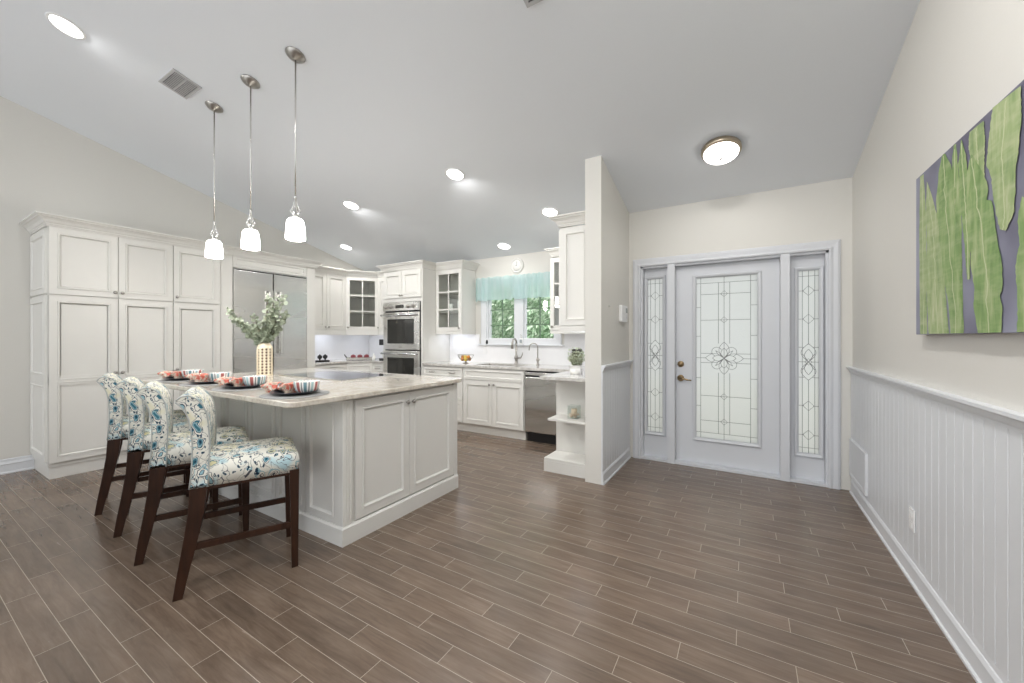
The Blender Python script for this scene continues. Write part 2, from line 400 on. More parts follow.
def tag(o, label, cat, group=None):
    o['label'] = label; o['category'] = cat
    if group: o['group'] = group
    return o
def thing(name, loc, label, cat, group=None):
    o = bpy.data.objects.new(name, None); COL.objects.link(o); o.location = loc; o['_o'] = list(loc); o.empty_display_size = .1
    return tag(o, label, cat, group)
def struct(o): o['kind'] = 'structure'; return o
def copy_tree(o, parent=None):
    c = o.copy(); COL.objects.link(c); c.parent = parent
    for ch in list(o.children): copy_tree(ch, c)
    return c

# frames of reference for cabinet faces: local x = width, local +y = outward
def faceE(y0, x=0, z=0): return basis((x, y0, z), (0, 1), (1, 0))       # faces +X, width runs +Y
def faceS(x0, y=0, z=0): return basis((x0, y, z), (1, 0), (0, -1))      # faces -Y, width runs +X
PANEL = [(0, 0), (0, .019), (.050, .019), (.052, .016), (.054, .0235), (.063, .0235), (.070, .010), (.0715, .004), (.0745, .004), (.076, .009)]
def panel(mb, x0, x1, z0, z1, base=0, st=None):
    mb.rings(x0, x1, z0, z1, PANEL, base)
def panel_door(T, x0, x1, z0, z1, parent, m, knob=None, name='door', rails=(), base=.001):
    """frame and recessed panel door; rails = heights of extra rails"""
    b = MB().at(T)
    if not rails: panel(b, x0, x1, z0, z1, base)
    else:
        zs = [z0] + list(rails) + [z1]
        b.box(x0, x1, base, base + .004, z0, z1)
        for a, c in zip(zs, zs[1:]):
            lo = 0 if a == z0 else -.044; hi = 0 if c == z1 else .044
            b.rings(x0, x1, a + lo, c + hi, PANEL, base + (.0002 if a == z0 else 0))
    d = b.build(name, m, parent)
    if knob:
        k = MB().at(T @ Matrix.Translation((knob[0], base + .017, knob[1])))
        k.lathe([(.0, 0), (.007, 0), (.006, .012), (.014, .016), (.016, .022), (.011, .029), (0, .031)], axis='y', seg=14)
        k.build('knob', M['knob'], d)
    return d
CROWN = [(0, -.10), (.008, -.10), (.010, -.082), (.022, -.070), (.030, -.048), (.050, -.028), (.066, -.020), (.072, -.014), (.072, 0), (0, 0)]
CROWN = [(0, -.10), (.010, -.10), (.012, -.090), (.018, -.086), (.018, -.076), (.026, -.070), (.036, -.050), (.054, -.032), (.066, -.028), (.066, -.020), (.076, -.014), (.083, -.012), (.083, 0), (0, 0)]
def crown(mb, path, ztop, prof=CROWN): mb.sweep(path, [(o, ztop + z) for o, z in prof]); return mb

# ------------------------------------------------------------------ room shell
XL, XR, YD, YW, YB = -6.12, .78, 4.36, 4.96, -3.6      # left wall, right wall, door wall, window wall, open end behind the camera
def zc(y): return 2.68 + .257 * (YD - y)
XP0, XP1, YP = -1.255, -1.105, 3.39                    # partition faces and end
b = MB().box(-9, 6, YW + .13, 14, -.12, -.02); struct(b.build('ground', M['sky_ground']))
b = MB().box(XL - .1, XR + .1, YB, YW + .12, -.1, 0); struct(b.build('floor', M['floor']))
b = MB(); pts = [(YB, zc(YB)), (YW + .1, zc(YW + .1))]
v = [b.v((x, y, z + d)) for d in (0, .12) for x in (XL - .1, XR + .1) for y, z in pts]
for q in ((0, 1, 3, 2), (4, 6, 7, 5), (0, 4, 5, 1), (2, 3, 7, 6), (0, 2, 6, 4), (1, 5, 7, 3)): b.f([v[i] for i in q])
struct(b.build('ceiling', M['ceiling']))
def side_wall(name, x0, x1, y0, y1):
    b = MB(); a = []
    for x in (x0, x1): a.append([b.v((x, y, z)) for y, z in ((y0, 0), (y1, 0), (y1, zc(y1) + .02), (y0, zc(y0) + .02))])
    b.f(a[0]); b.f(a[1][::-1])
    for i in range(4): b.f([a[0][i], a[1][i], a[1][(i + 1) % 4], a[0][(i + 1) % 4]])
    return struct(b.build(name, M['wall']))
side_wall('wall_left', XL - .12, XL, YB, YW + .12)
side_wall('wall_right', XR, XR + .12, YB, YD + .2)
side_wall('wall_partition', XP0, XP1, YP, YW + .12)
# door wall with opening
DX0, DX1, DZ = -.98, .62, 2.075
b = MB()
b.box(XP1, DX0, YD, YD + .15, 0, 2.75); b.box(DX1, XR, YD, YD + .15, 0, 2.75); b.box(DX0, DX1, YD, YD + .15, DZ, 2.75)
struct(b.build('wall_door', M['wall']))
# window wall with opening
WX0, WX1, WZ0, WZ1 = -3.42, -2.26, 1.21, 2.12
b = MB()
b.box(XL, WX0, YW, YW + .12, 0, 2.6); b.box(WX1, XP0, YW, YW + .12, 0, 2.6); b.box(WX0, WX1, YW, YW + .12, 0, WZ0); b.box(WX0, WX1, YW, YW + .12, WZ1, 2.6)
struct(b.build('wall_window', M['wall']))

# chair rail / beadboard / baseboards
RAIL = [(0, 0), (.012, 0), (.014, .012), (.020, .018), (.028, .040), (.040, .048), (.040, .062), (.0, .062)]
BASE = [(0, 0), (.028, 0), (.028, .012), (.020, .020), (.018, .085), (.022, .092), (.016, .108), (.012, .112), (.010, .135), (0, .14)]
def beadboard(name, x, y0, y1, sgn, z0, z1, pitch=.08):
    b = MB(); prof = []; y = y0
    t, g_ = .012, .004
    prof.append((0, y0))
    yy = y0
    while yy < y1 - 1e-4:
        ye = min(yy + pitch, y1)
        prof += [(t, yy + .0005), (t, ye - .0075), (t - .009, ye - .0055), (t - .009, ye - .0025), (t - .001, ye - .0008)]
        yy = ye
    prof.append((0, y1))
    lo = [b.v((x + sgn * o, y, z0)) for o, y in prof]; hi = [b.v((x + sgn * o, y, z1)) for o, y in prof]; n = len(prof)
    for i in range(n): b.f([lo[i], lo[(i + 1) % n], hi[(i + 1) % n], hi[i]])
    return struct(b.build(name, M['trim']))
beadboard('wall_right_beadboard', XR, -3.5, YD - .001, -1, .10, 1.03)
b = MB(); b.sweep([(XR, 4.359), (XR, -3.5)], [(o, z + 1.0) for o, z in RAIL]); struct(b.build('trim_1', M['trim']))
b = MB(); b.sweep([(XR - .002, 4.30), (XR - .002, -3.5)], BASE); struct(b.build('baseboard_right', M['trim']))
beadboard('wall_partition_beadboard', XP1, YP + .002, YD - .001, 1, .10, 1.03)
b = MB(); b.sweep([(XP1, YP), (XP1, YD - .001)], [(o, z + 1.0) for o, z in RAIL]); struct(b.build('trim_2', M['trim']))
b = MB(); b.sweep([(XP1, YP), (XP1, YD - .03)], BASE); struct(b.build('baseboard_partition', M['trim']))
b = MB(); b.sweep([(XL, -3.5), (XL, .90)], BASE); struct(b.build('baseboard_left', M['trim']))

# ------------------------------------------------------------------ entry door
CAS = [(0, 0), (0, .020), (.012, .024), (.030, .018), (.055, .022), (.083, .012), (.085, 0)]
def casing(mb, T, x0, x1, z1, wd, prof):
    """three sided casing around an opening x0..x1, up to z1; prof (dist from opening edge, depth)"""
    mb.at(T); R = []
    for o, d in prof: R.append([mb.v((x, d, z)) for x, z in ((x0 - o, 0), (x0 - o, z1 + o), (x1 + o, z1 + o), (x1 + o, 0))])
    for a, c in zip(R, R[1:] + R[:1]):
        for i in range(3): mb.f([a[i], c[i], c[i + 1], a[i + 1]])
    return mb
T = faceS(0, YD)
door = MB(); casing(door, T, DX0, DX1, DZ, .085, [(0, 0), (0, .026), (.010, .030), (.030, .022), (.060, .026), (.078, .018), (.085, 0)])
dcas = struct(door.build('trim_3', M['door']))
b = MB().at(T)
ML0, ML1, MR0, MR1 = -.705, -.635, .272, .342
for x0, x1 in ((DX0, DX0 + .02), (ML0, ML1), (MR0, MR1), (DX1 - .02, DX1)):
    b.box(x0, x1, -.14, .0 if x1 in (DX0 + .02, DX1) else .022, 0, DZ - .001)
b.box(DX0, DX1, -.14, .0, DZ - .02, DZ)
b.box(DX0, DX1, -.14, .012, 0, .022)
struct(b.build('door_1_frame', M['door']))
DP = -.075       # slab front plane (local)
def lite(T, x0, x1, z0, z1, parent, lines, name):
    fr = MB().at(T); fr.frame(x0 - .032, x1 + .032, z0 - .032, z1 + .032, .04, 0, .02, [(0, DP), (0, DP + .014), (.008, DP + .022), (.022, DP + .018), (.034, DP + .006), (.034, DP - .02), (.02, DP - .02)])
    fo = fr.build('glass_frame', M['door'], parent)
    gb = MB().at(T).box(x0 - .002, x1 + .002, DP - .014, DP - .008, z0 - .002, z1 + .002); gb.build('glass', M['texglass'], parent)
    lb = MB().at(T @ Matrix.Translation((0, DP - .006, 0)))
    W_, H_ = x1 - x0, z1 - z0
    for pl in lines:
        lb.tube([(x0 + u * W_, 0, z0 + (1 - v_) * H_) for u, v_ in pl], .0021, 5)
    lb.build('lead_came', M['lead'], parent)
def slab(T, x0, x1, gx0, gx1, gz0, gz1, z0, z1, parent, name='panel'):
    b = MB().at(T)
    for a in ((x0, gx0, z0, z1), (gx1, x1, z0, z1), (gx0, gx1, z0, gz0), (gx0, gx1, gz1, z1)):
        b.box(a[0], a[1], DP - .045, DP, a[2], a[3])
    return b.build(name, M['door'], parent)
def ellipse(cx, cy, rx, ry, a0=0, a1=360, n=20): return [(cx + rx * math.cos(math.radians(a0 + (a1 - a0) * i / n)), cy + ry * math.sin(math.radians(a0 + (a1 - a0) * i / n))) for i in range(n + 1)]
def door_lines():
    A = 1.64 / .537; L = []
    for x in (.08, .895): L.append([(x, 0), (x, 1)])
    L += [[(.38, .035), (.38, .41)], [(.565, .035), (.565, .41)], [(.38, .59), (.38, .965)], [(.565, .59), (.565, .965)], [(.4725, .0), (.4725, 1)]]
    for y in (.035, .965): L.append([(0, y), (1, y)])
    for y in (.105, .265, .735, .89): L += [[(.08, y), (.895, y)]]
    for y in (.472, .53): L += [[(.08, y), (.28, y)], [(.665, y), (.895, y)]]
    L += [[(0, .5), (.17, .5)], [(.775, .5), (1, .5)]]
    for y in (.185, .365, .625, .80): L += [[(0, y), (.08, y)], [(.895, y - .005), (1, y - .005)]]
    cx = .4725
    for y in (.105, .265, .735, .89): L.append([(cx - .058, y), (cx, y - .058 / A), (cx + .058, y), (cx, y + .058 / A), (cx - .058, y)])
    for k in range(4):      # long pointed petals
        a = PI / 2 * k; R_ = .31 if k % 2 == 0 else .30
        for sgn in (-1, 1):
            pl = []
            for i in range(9):
                t = i / 8; r = R_ * t; s_ = sgn * .085 * math.sin(PI * t) ** .8
                pl.append((cx + r * math.cos(a) - s_ * math.sin(a), .5 + (r * math.sin(a) + s_ * math.cos(a)) / A))
            L.append(pl)
            L.append([(cx + (p[0] - cx) * .62, .5 + (p[1] - .5) * .62) for p in pl])
        a2 = a + PI / 4; c_ = (cx + .17 * math.cos(a2), .5 + .17 * math.sin(a2) / A)   # round lobes between
        L.append([(c_[0] + .085 * math.cos(a2 + t_), c_[1] + .085 * math.sin(a2 + t_) / A) for t_ in [(-115 + 23 * i) * PI / 180 for i in range(11)]])
        for sg in (-1, 1): L.append([(cx, .5), (cx + .12 * math.cos(a2 + sg * .18), .5 + .12 * math.sin(a2 + sg * .18) / A), (cx + .2 * math.cos(a2), .5 + .2 * math.sin(a2) / A)])
    return L
def side_lines():
    A = 1.66 / .158; L = []
    for x in (.2, .8): L.append([(x, 0), (x, 1)])
    L += [[(.5, .0), (.5, .405)], [(.5, .60), (.5, 1)]]
    for y in (.03, .97): L.append([(0, y), (1, y)])
    for y in (.11, .265, .74, .90):
        L += [[(0, y), (.28, y)], [(.72, y), (1, y)], [(.22, y), (.5, y - .28 / A), (.78, y), (.5, y + .28 / A), (.22, y)]]
    for y in (.42, .585): L += [[(0, y), (.3, y)], [(.7, y), (1, y)]]
    L += [[(0, .5), (1, .5)]]
    for sg in (-1, 1):
        L.append([(.5 + sg * .36 * math.sin(PI * t), .40 + .10 * t) for t in [i / 10 for i in range(11)]])
        L.append([(.5 + sg * .36 * math.sin(PI * t), .50 + .10 * t) for t in [i / 10 for i in range(11)]])
        L.append([(.5 + sg * .2 * math.sin(PI * t), .43 + .07 * t) for t in [i / 8 for i in range(9)]])
        L.append([(.5 + sg * .2 * math.sin(PI * t), .50 + .07 * t) for t in [i / 8 for i in range(9)]])
        L.append([(.5 - sg * .3, .455), (.5, .5), (.5 + sg * .3, .545)])
    L.append([(.32, .5), (.5, .482), (.68, .5), (.5, .518), (.32, .5)])
    return L
GX0, GX1, GZ0, GZ1 = -.442, .095, .285, 1.92
droot = bpy.data.objects.new('door_1', None); COL.objects.link(droot); droot.location = ((ML1 + MR0) / 2, YD + .1, .02); droot['_o'] = list(droot.location); struct(droot)
slab(T, ML1 + .002, MR0 - .002, GX0, GX1, GZ0, GZ1, .024, DZ - .023, droot)
lite(T, GX0, GX1, GZ0, GZ1, droot, door_lines(), 'door')
kb = MB().at(T @ Matrix.Translation((-.588, DP, 1.032))); kb.lathe([(.0, 0), (.032, 0), (.032, .008), (.026, .016), (.020, .018), (.016, .024), (0, .026)], axis='y', seg=20)
o = kb.build('deadbolt', M['brass'], droot); o['label'] = 'round brass deadbolt'
kb = MB().at(T @ Matrix.Translation((-.588, DP, .885))); kb.lathe([(.0, 0), (.034, 0), (.034, .008), (.028, .016), (.014, .020), (.012, .045), (0, .047)], axis='y', seg=20)
kb.tube([(0, .045, 0), (.03, .048, -.002), (.07, .048, -.012), (.105, .042, -.016)], [.011, .009, .008, .006], 8)
o = kb.build('handle', M['brass'], droot); o['label'] = 'brass lever handle'
def sidelite(n, x0, x1, gx0, gx1, z0, z1):
    r = bpy.data.objects.new('window_%d' % n, None); COL.objects.link(r); r.location = ((x0 + x1) / 2, YD + .1, .02); r['_o'] = list(r.location); struct(r)
    slab(T, x0, x1, gx0, gx1, z0, z1, .022, DZ - .021, r, 'window_panel'); lite(T, gx0, gx1, z0, z1, r, side_lines(), 'side')
sidelite(2, DX0 + .021, ML0 - .001, -.925, -.767, .285, 1.945)
sidelite(3, MR1 + .001, DX1 - .021, .412, .564, .255, 1.92)

# ------------------------------------------------------------------ kitchen window, outside
wr = bpy.data.objects.new('window_1', None); COL.objects.link(wr); wr.location = (-2.84, YW + .05, WZ0); wr['_o'] = list(wr.location); struct(wr)
T = faceS(0, YW)
b = MB().at(T); b.frame(-3.52, -2.17, 1.20, 2.205, .1, 0, .018, [(0, 0), (0, .016), (.012, .022), (.09, .016), (.10, .012), (.10, 0)]); b.build('window_casing', M['trim'], wr)
b = MB().at(T); b.box(-3.56, -2.13, .0, .045, 1.192, 1.212, .004); b.build('window_sill', M['trim'], wr)
b = MB().at(T)
b.frame(WX0, WX1, WZ0, WZ1, .02, -.11, 0)
b.box(-2.92, -2.775, -.11, .006, WZ0, WZ1)
b.build('window_frame', M['trim'], wr)
for i, (x0, x1) in enumerate(((-3.40, -2.921), (-2.774, -2.28))):
    b = MB().at(T); b.frame(x0, x1, WZ0 + .02, WZ1 - .02, .028, -.06, -.028)
    gx0, gx1, gz0, gz1 = x0 + .028, x1 - .028, WZ0 + .048, WZ1 - .048
    o = b.build('sash', M['trim'], wr)
    m_ = MB().at(T); xm = (gx0 + gx1) / 2; m_.box(xm - .008, xm + .008, -.052, -.036, gz0, gz1)
    for k in (1, 2, 3):
        z = gz0 + .236 * k; m_.box(gx0, gx1, -.0515, -.0365, z - .008, z + .008)
    m_.build('muntins', mat('muntin_paint', (.13, .20, .13), .5), o)
    MB().at(T).box(gx0 - .001, gx1 + .001, -.047, -.042, gz0 - .001, gz1 + .001).build('pane', M['glass'], o)
    c = MB().at(T @ Matrix.Translation(((x0 + x1) / 2, -.028, WZ0 + .02))); c.box(-.05, .05, 0, .02, -.004, .014, .003); c.tube([(-.03, .02, .006), (.0, .03, .01), (.04, .03, .006)], .005, 6)
    c.build('crank_handle', M['nickel'], o)
b = MB()
rr = random.Random(3)
for i in range(9000):
    c = Vector((rr.uniform(-5.8, -2.4), YW + 1.6 + rr.gauss(0, .28) + .25 * math.sin(rr.uniform(0, 6)), rr.uniform(-.02, 3.2)))
    a = Vector((rr.gauss(0, 1), rr.gauss(0, 1), rr.gauss(0, 1))).normalized(); u = a.orthogonal().normalized(); s_ = rr.uniform(.025, .06); vv = a.cross(u)
    b.f([b.v(c + u * s_ * 1.6), b.v(c + vv * s_ * .6), b.v(c - u * s_ * 1.6), b.v(c - vv * s_ * .6)])
o = b.build('hedge_foliage', M['hedge']); o['kind'] = 'stuff'; tag(o, 'pale green leafy hedge outside the kitchen window', 'hedge')
b = MB().box(-7.5, -2.4, YW + 2.9, YW + 3.0, 0, 3.4); struct(b.build('wall_garden', mat('garden_backing', (.16, .26, .14), .9)))

# valance with gathers on a rod
vr = thing('window_valance', (-2.92, YW - .09, 2.0), 'sheer aqua valance gathered on a rod above the kitchen window', 'curtain')
b = MB(); rows = [(2.215, .5), (2.20, .9), (2.165, .8), (2.15, 1), (2.05, 1.0), (1.95, 1.15), (1.868, 1.3)]; nx = 150; Gd = []
for z, amp in rows:
    r_ = []
    for i in range(nx + 1):
        t = i / nx; x = -3.60 + t * 1.33; ph = t * 60 + 3 * math.sin(t * 9)
        dep = .016 * amp * math.sin(ph) + (.012 * math.sin(t * 21) if z < 2.15 else 0)
        y = YW - .085 + dep; zz = z + (.006 * math.sin(ph * 1.3 + 1) if z > 2.2 or z < 1.9 else 0) - (.004 * math.cos(t * 40) if z < 1.9 else 0)
        if t < .02: y = YW - .085 + (.02 - t) * 3
        r_.append(b.v((x, y, zz)))
    Gd.append(r_)
for a, c in zip(Gd, Gd[1:]):
    for i in range(nx): b.f([a[i], a[i + 1], c[i + 1], c[i]], True)
b.build('cloth', M['valance'], vr)
b = MB().tube([(-3.59, YW - .01, 2.178), (-3.59, YW - .055, 2.178), (-2.27, YW - .055, 2.178), (-2.27, YW - .01, 2.178)], .007, 8); b.build('rod', M['white'], vr)

# ------------------------------------------------------------------ tall pantry, refrigerator surround
XF = -5.50; ZT = 2.345
def carcass(name, x0, x1, y0, y1, z0, z1, parent, m=None, toe=None):
    b = MB().box(x0, x1, y0, y1, z0, z1)
    return b.build(name, m or M['cab'], parent)
def pantry(y0, y1, cols, label, sidepanel):
    r = thing('pantry_cabinet', (XF - .3, (y0 + y1) / 2, 0), label, 'cabinet')
    b = MB().box(XL + .002, XF - .001, y0, y1, .11, ZT); b.box(XL + .002, XF - .012, y0 + (.012 if sidepanel else 0), y1, 0, .11)
    b.build('body', M['cab'], r)
    if sidepanel:
        T = faceS(0, y0); b = MB().at(T)
        for z0, z1 in ((.16, .91), (.91, 1.70), (1.715, ZT - .03)):
            b.rings(XL + .004, XF - .022, z0, z1, [(0, 0), (0, .014), (.05, .014), (.054, .018), (.062, .018), (.07, .006), (.074, .005)])
        b.build('end_panel', M['cab'], r)
    T = faceE(0, XF)
    for a, c, ky in cols:
        panel_door(T, a + .003, c - .003, .150, 1.700, r, M['cab'], (ky, .955), rails=(.905,))
        panel_door(T, a + .003, c - .003, 1.712, ZT - .012, r, M['cab'], (ky, 1.765))
    return r
pantry(.89, 1.800, ((.892, 1.356, 1.330), (1.356, 1.800, 1.385)), 'wide cream pantry cabinet with two tall and two short panelled doors', True)
pantry(1.802, 2.268, ((1.802, 2.253, 1.832),), 'narrow cream pantry cabinet with one tall and one short door, beside refrigerator', False)

FY0, FY1 = 2.40, 3.36
r = thing('refrigerator_surround', (XF - .3, 2.9, 0), 'cream panelled cabinet surround framing the steel refrigerator', 'cabinet')
b = MB().box(XL + .002, XF, 2.27, FY0 - .002, 0, ZT); b.box(XL + .002, XF, FY1 + .002, 3.485, 0, ZT); b.box(XL + .002, XF - .02, FY0, FY1, 2.19, ZT); b.build('body', M['cab'], r)
b = MB().at(faceE(0, XF - .02)); b.rings(FY0 + .003, FY1 - .003, 2.195, ZT - .005, [(0, 0), (0, .02), (.03, .02), (.034, .024), (.040, .024), (.046, .012)]); b.build('frieze_panel', M['cab'], r)
b = MB().at(faceS(0, 2.27))
ct = MB(); crown(ct, [(XL + .003, .89), (XF + .005, .89)], 2.43); 
ct.bm.free(); ct = MB(); crown(ct, [(XL + .003, .888), (XF + .018, .888), (XF + .018, 3.487), (-5.79, 3.487)], 2.435); struct(ct.build('trim_4', M['cab']))

r = thing('refrigerator', (XF - .3, 2.88, 0), 'built-in stainless steel refrigerator with two tall doors', 'refrigerator')
MB().box(XL + .02, XF - .045, FY0 + .004, FY1 - .004, .01, 2.185).build('body', M['fridge_gap'], r)
YM = 2.885
for k, (a, c, hy) in enumerate(((FY0 + .012, YM - .008, YM - .055), (YM + .008, FY1 - .012, YM + .085))):
    d = MB().at(faceE(0, XF - .044)).box(a, c, 0, .05, .10, 2.165, .004).build('door', M['steel'], r)
    h = MB().at(faceE(0, XF + .006)); h.box(hy - .019, hy + .019, .045, .072, 1.09, 1.935, .006)
    for z in (1.14, 1.885): h.box(hy - .008, hy + .008, 0, .046, z - .012, z + .012)
    h.build('handle', M['nickel'], d)
b = MB().at(faceE(0, XF - .044)); b.frame(FY0 + .003, FY1 - .003, .02, 2.186, .009, 0, .052); b.build('frame', M['nickel'], r)

# ------------------------------------------------------------------ corner run: wall cabinets
XU, YU, ZU = -5.79, 4.63, 1.435
r = thing('wall_cabinet', (-5.95, 3.85, ZU), 'cream double-door wall cabinet between the refrigerator and glass corner cabinet', 'cabinet')
MB().box(XL + .002, XU, 3.488, 4.22, ZU, ZT).build('body', M['cab'], r)
T = faceE(0, XU)
panel_door(T, 3.492, 3.850, ZU + .004, ZT - .01, r, M['cab'], (3.825, ZU + .045)); panel_door(T, 3.856, 4.214, ZU + .004, ZT - .01, r, M['cab'], (3.882, ZU + .045))
MB().box(XU - .02, XU + .018, 3.488, 4.22, ZU - .085, ZU - .001).build('light_rail', M['cab'], r)
def glass_front(T, w_, z0, z1, r, cols=2, rws=3, knob=None, kn=True):
    b = MB().at(T); b.frame(.003, w_ - .003, z0, z1, .055, 0, .02, [(0, .001), (0, .02), (.045, .02), (.05, .024), (.056, .022), (.058, .010), (.058, .001)])
    d = b.build('door', M['cab'], r); gx0, gx1, gz0, gz1 = .061, w_ - .061, z0 + .058, z1 - .058
    m_ = MB().at(T)
    for i in range(1, cols): x = gx0 + (gx1 - gx0) * i / cols; m_.box(x - .009, x + .009, .006, .019, gz0, gz1)
    for i in range(1, rws): z = gz0 + (gz1 - gz0) * i / rws; m_.box(gx0, gx1, .0062, .0188, z - .009, z + .009)
    m_.build('muntins', M['cab'], d)
    MB().at(T).box(gx0 - .003, gx1 + .003, .004, .007, gz0 - .003, gz1 + .003).build('pane', M['glass'], d)
    if knob is not None:
        k = MB().at(T @ Matrix.Translation((knob, .019, z0 + .04))); k.lathe([(.0, 0), (.007, 0), (.006, .012), (.014, .016), (.015, .022), (0, .029)], axis='y', seg=12); k.build('knob', M['knob'], d)
    return d
def hollow(poly, z0, z1, t, r, front, shelves=()):
    """cabinet shell of plan polygon (counter-clockwise), open on edge index `front`, with a darker lining"""
    n = len(poly); V2 = [Vector(p) for p in poly]; c = sum(V2, Vector((0, 0))) / n
    def inset(d):
        out = []
        for i in range(n):
            p = V2[i]; e0 = (p - V2[i - 1]).normalized(); e1 = (V2[(i + 1) % n] - p).normalized()
            n0 = Vector((-e0.y, e0.x)); n1 = Vector((-e1.y, e1.x)); m = n0 + n1; m = m / (1 + n0.dot(n1)) * d
            out.append(p + m)
        return out
    def shell(a, b_, za, zb, nm, m_):
        g_ = MB()
        for i in range(n):
            if i == front: continue
            k = (i + 1) % n; g_.prism([tuple(a[i]), tuple(a[k]), tuple(b_[k]), tuple(b_[i])], za, zb)
        return g_, nm, m_
    a0, a1, a2 = V2, inset(.009), inset(.0095); a3 = inset(t)
    g_ = shell(a0, a1, z0 + .009, z1 - .009, 0, 0)[0]; g_.prism([tuple(p) for p in a0], z0, z0 + .0085); g_.prism([tuple(p) for p in a0], z1 - .0085, z1)
    o = g_.build('body', M['cab'], r)
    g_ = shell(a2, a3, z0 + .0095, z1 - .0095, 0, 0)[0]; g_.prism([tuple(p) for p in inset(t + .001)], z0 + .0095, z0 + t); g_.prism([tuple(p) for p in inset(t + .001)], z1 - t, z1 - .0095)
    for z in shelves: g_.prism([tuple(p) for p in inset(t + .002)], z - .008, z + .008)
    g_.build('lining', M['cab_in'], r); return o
A_, B_ = Vector((XU, 4.222)), Vector((-5.47, YU))
r = thing('corner_cabinet', (-5.9, 4.75, ZU), 'cream corner cabinet with six-pane glass door, beside the ovens', 'cabinet')
hollow([(XL + .002, 4.222), (A_.x, A_.y), (B_.x, B_.y), (B_.x, YW - .002), (XL + .002, YW - .002)], ZU, ZT, .018, r, 1, (1.74, 2.04))
dv = (B_ - A_); dw = dv.length; T = basis((A_.x, A_.y, 0), (dv.x, dv.y), (dv.y, -dv.x))
glass_front(T, dw, ZU + .004, ZT - .01, r, knob=.03)
b = MB(); b.sweep([(A_.x, A_.y), (B_.x, B_.y)], [(0, ZU - .085), (.018, ZU - .085), (.018, ZU - .001), (0, ZU - .001)]); b.build('light_rail', M['cab'], r)
r = thing('wall_cabinet', (-5.23, 4.8, ZU), 'slim cream wall cabinet between the glass corner cabinet and ovens', 'cabinet')
MB().box(-5.468, -4.992, YU, YW - .002, ZU, ZT).build('body', M['cab'], r)
panel_door(faceS(0, YU), -5.465, -4.996, ZU + .004, ZT - .01, r, M['cab'], (-5.44, ZU + .045))
MB().box(-5.468, -4.992, YU - .018, YU + .02, ZU - .085, ZU - .001).build('light_rail', M['cab'], r)
ct = MB(); crown(ct, [(XU + .012, 3.49), (XU + .012, 4.217), (B_.x + .008, YU - .012), (-4.992, YU - .012)], 2.435); struct(ct.build('trim_5', M['cab']))

# oven tower
OX0, OX1, OY = -4.99, -4.150, 4.33
r = thing('oven_cabinet', (-4.57, 4.65, 0), 'tall cream cabinet housing the double ovens with two doors above', 'cabinet')
b = MB(); b.box(OX0 + .031, OX1 - .031, OY + .001, YW - .04, .12, .40); b.box(OX0, OX0 + .03, OY, YW - .002, .11, 1.861); b.box(OX1 - .03, OX1, OY, YW - .002, .11, 1.861); b.box(OX0, OX1, OY, YW - .002, 1.862, ZT)
b.box(OX0 + .031, OX1 - .031, OY, YW - .04, .41, .50); b.box(OX0 + .01, OX1 - .001, OY + .02, YW - .002, 0, .109); b.box(OX0 + .031, OX1 - .031, YW - .03, YW - .002, .51, 1.86); b.build('body', M['cab'], r)
T = faceS(0, OY); xm = (OX0 + OX1) / 2
panel_door(T, OX0 + .02, xm - .003, 1.925, ZT - .012, r, M['cab'], (xm - .025, 1.96)); panel_door(T, xm + .003, OX1 - .02, 1.925, ZT - .012, r, M['cab'], (xm + .025, 1.96))
b = MB().at(T); b.rings(OX0 + .02, OX1 - .02, .125, .48, PANEL, .001); b.build('drawer', M['cab'], r)
ct = MB(); crown(ct, [(OX0, YU - .02), (OX0, OY - .005), (OX1, OY - .005), (OX1, YU - .03)], 2.452); ct.build('crown', M['cab'], r)
r = thing('double_oven', (-4.57, 4.3, .5), 'stainless steel double wall oven with knobs and bar handles', 'oven')
E0, E1 = OX0 + .034, OX1 - .032
MB().box(E0, E1, OY + .002, OY + .5, .505, 1.858).build('body', M['dark'], r)
T = faceS(0, OY)
def oven_door(z0, z1):
    d = MB().at(T); d.frame(E0 + .004, E1 - .012, z0, z1, .10, .0, .045, [(0, 0), (0, .04), (.006, .045), (.086, .045), (.090, .040), (.090, 0)]); do = d.build('oven_door', M['steel'], r)
    g_ = MB().at(T).box(E0 + .09, E1 - .098, .010, .038, z0 + .086, z1 - .086).build('window', M['ovenglass'], do)
    h = MB().at(T); h.tube([(E0 + .02, .095, z1 - .045), (E1 - .03, .095, z1 - .045)], .015, 12)
    for x in (E0 + .05, E1 - .06): h.box(x - .012, x + .012, .044, .09, z1 - .057, z1 - .033)
    h.build('handle', M['nickel'], do)
    return do
def oven_door(z0, z1):
    do = MB().at(T).rings(E0 + .004, E1 - .012, z0, z1, [(0, .0), (0, .040), (.006, .045), (.085, .045), (.088, .041), (.091, .041)]).build('oven_door', M['steel'], r)
    MB().at(T).box(E0 + .098, E1 - .106, .040, .044, z0 + .095, z1 - .105).build('window', M['ovenglass'], do)
    h = MB().at(T); h.tube([(E0 + .01, .095, z1 - .045), (E1 - .02, .095, z1 - .045)], .016, 12)
    for x in (E0 + .05, E1 - .06): h.box(x - .012, x + .012, .044, .09, z1 - .057, z1 - .033)
    h.build('handle', M['chrome'], do)
    h = MB().at(T); h.box((E0 + E1) / 2 - .035, (E0 + E1) / 2 + .035, .045, .0465, z0 + .035, z0 + .047); h.build('badge', M['knob'], do)
oven_door(1.122, 1.700); oven_door(.54, 1.105)
cp = MB().at(T).box(E0 + .004, E1 - .012, .0, .05, 1.722, 1.852, .004).build('control_panel', M['steel'], r)
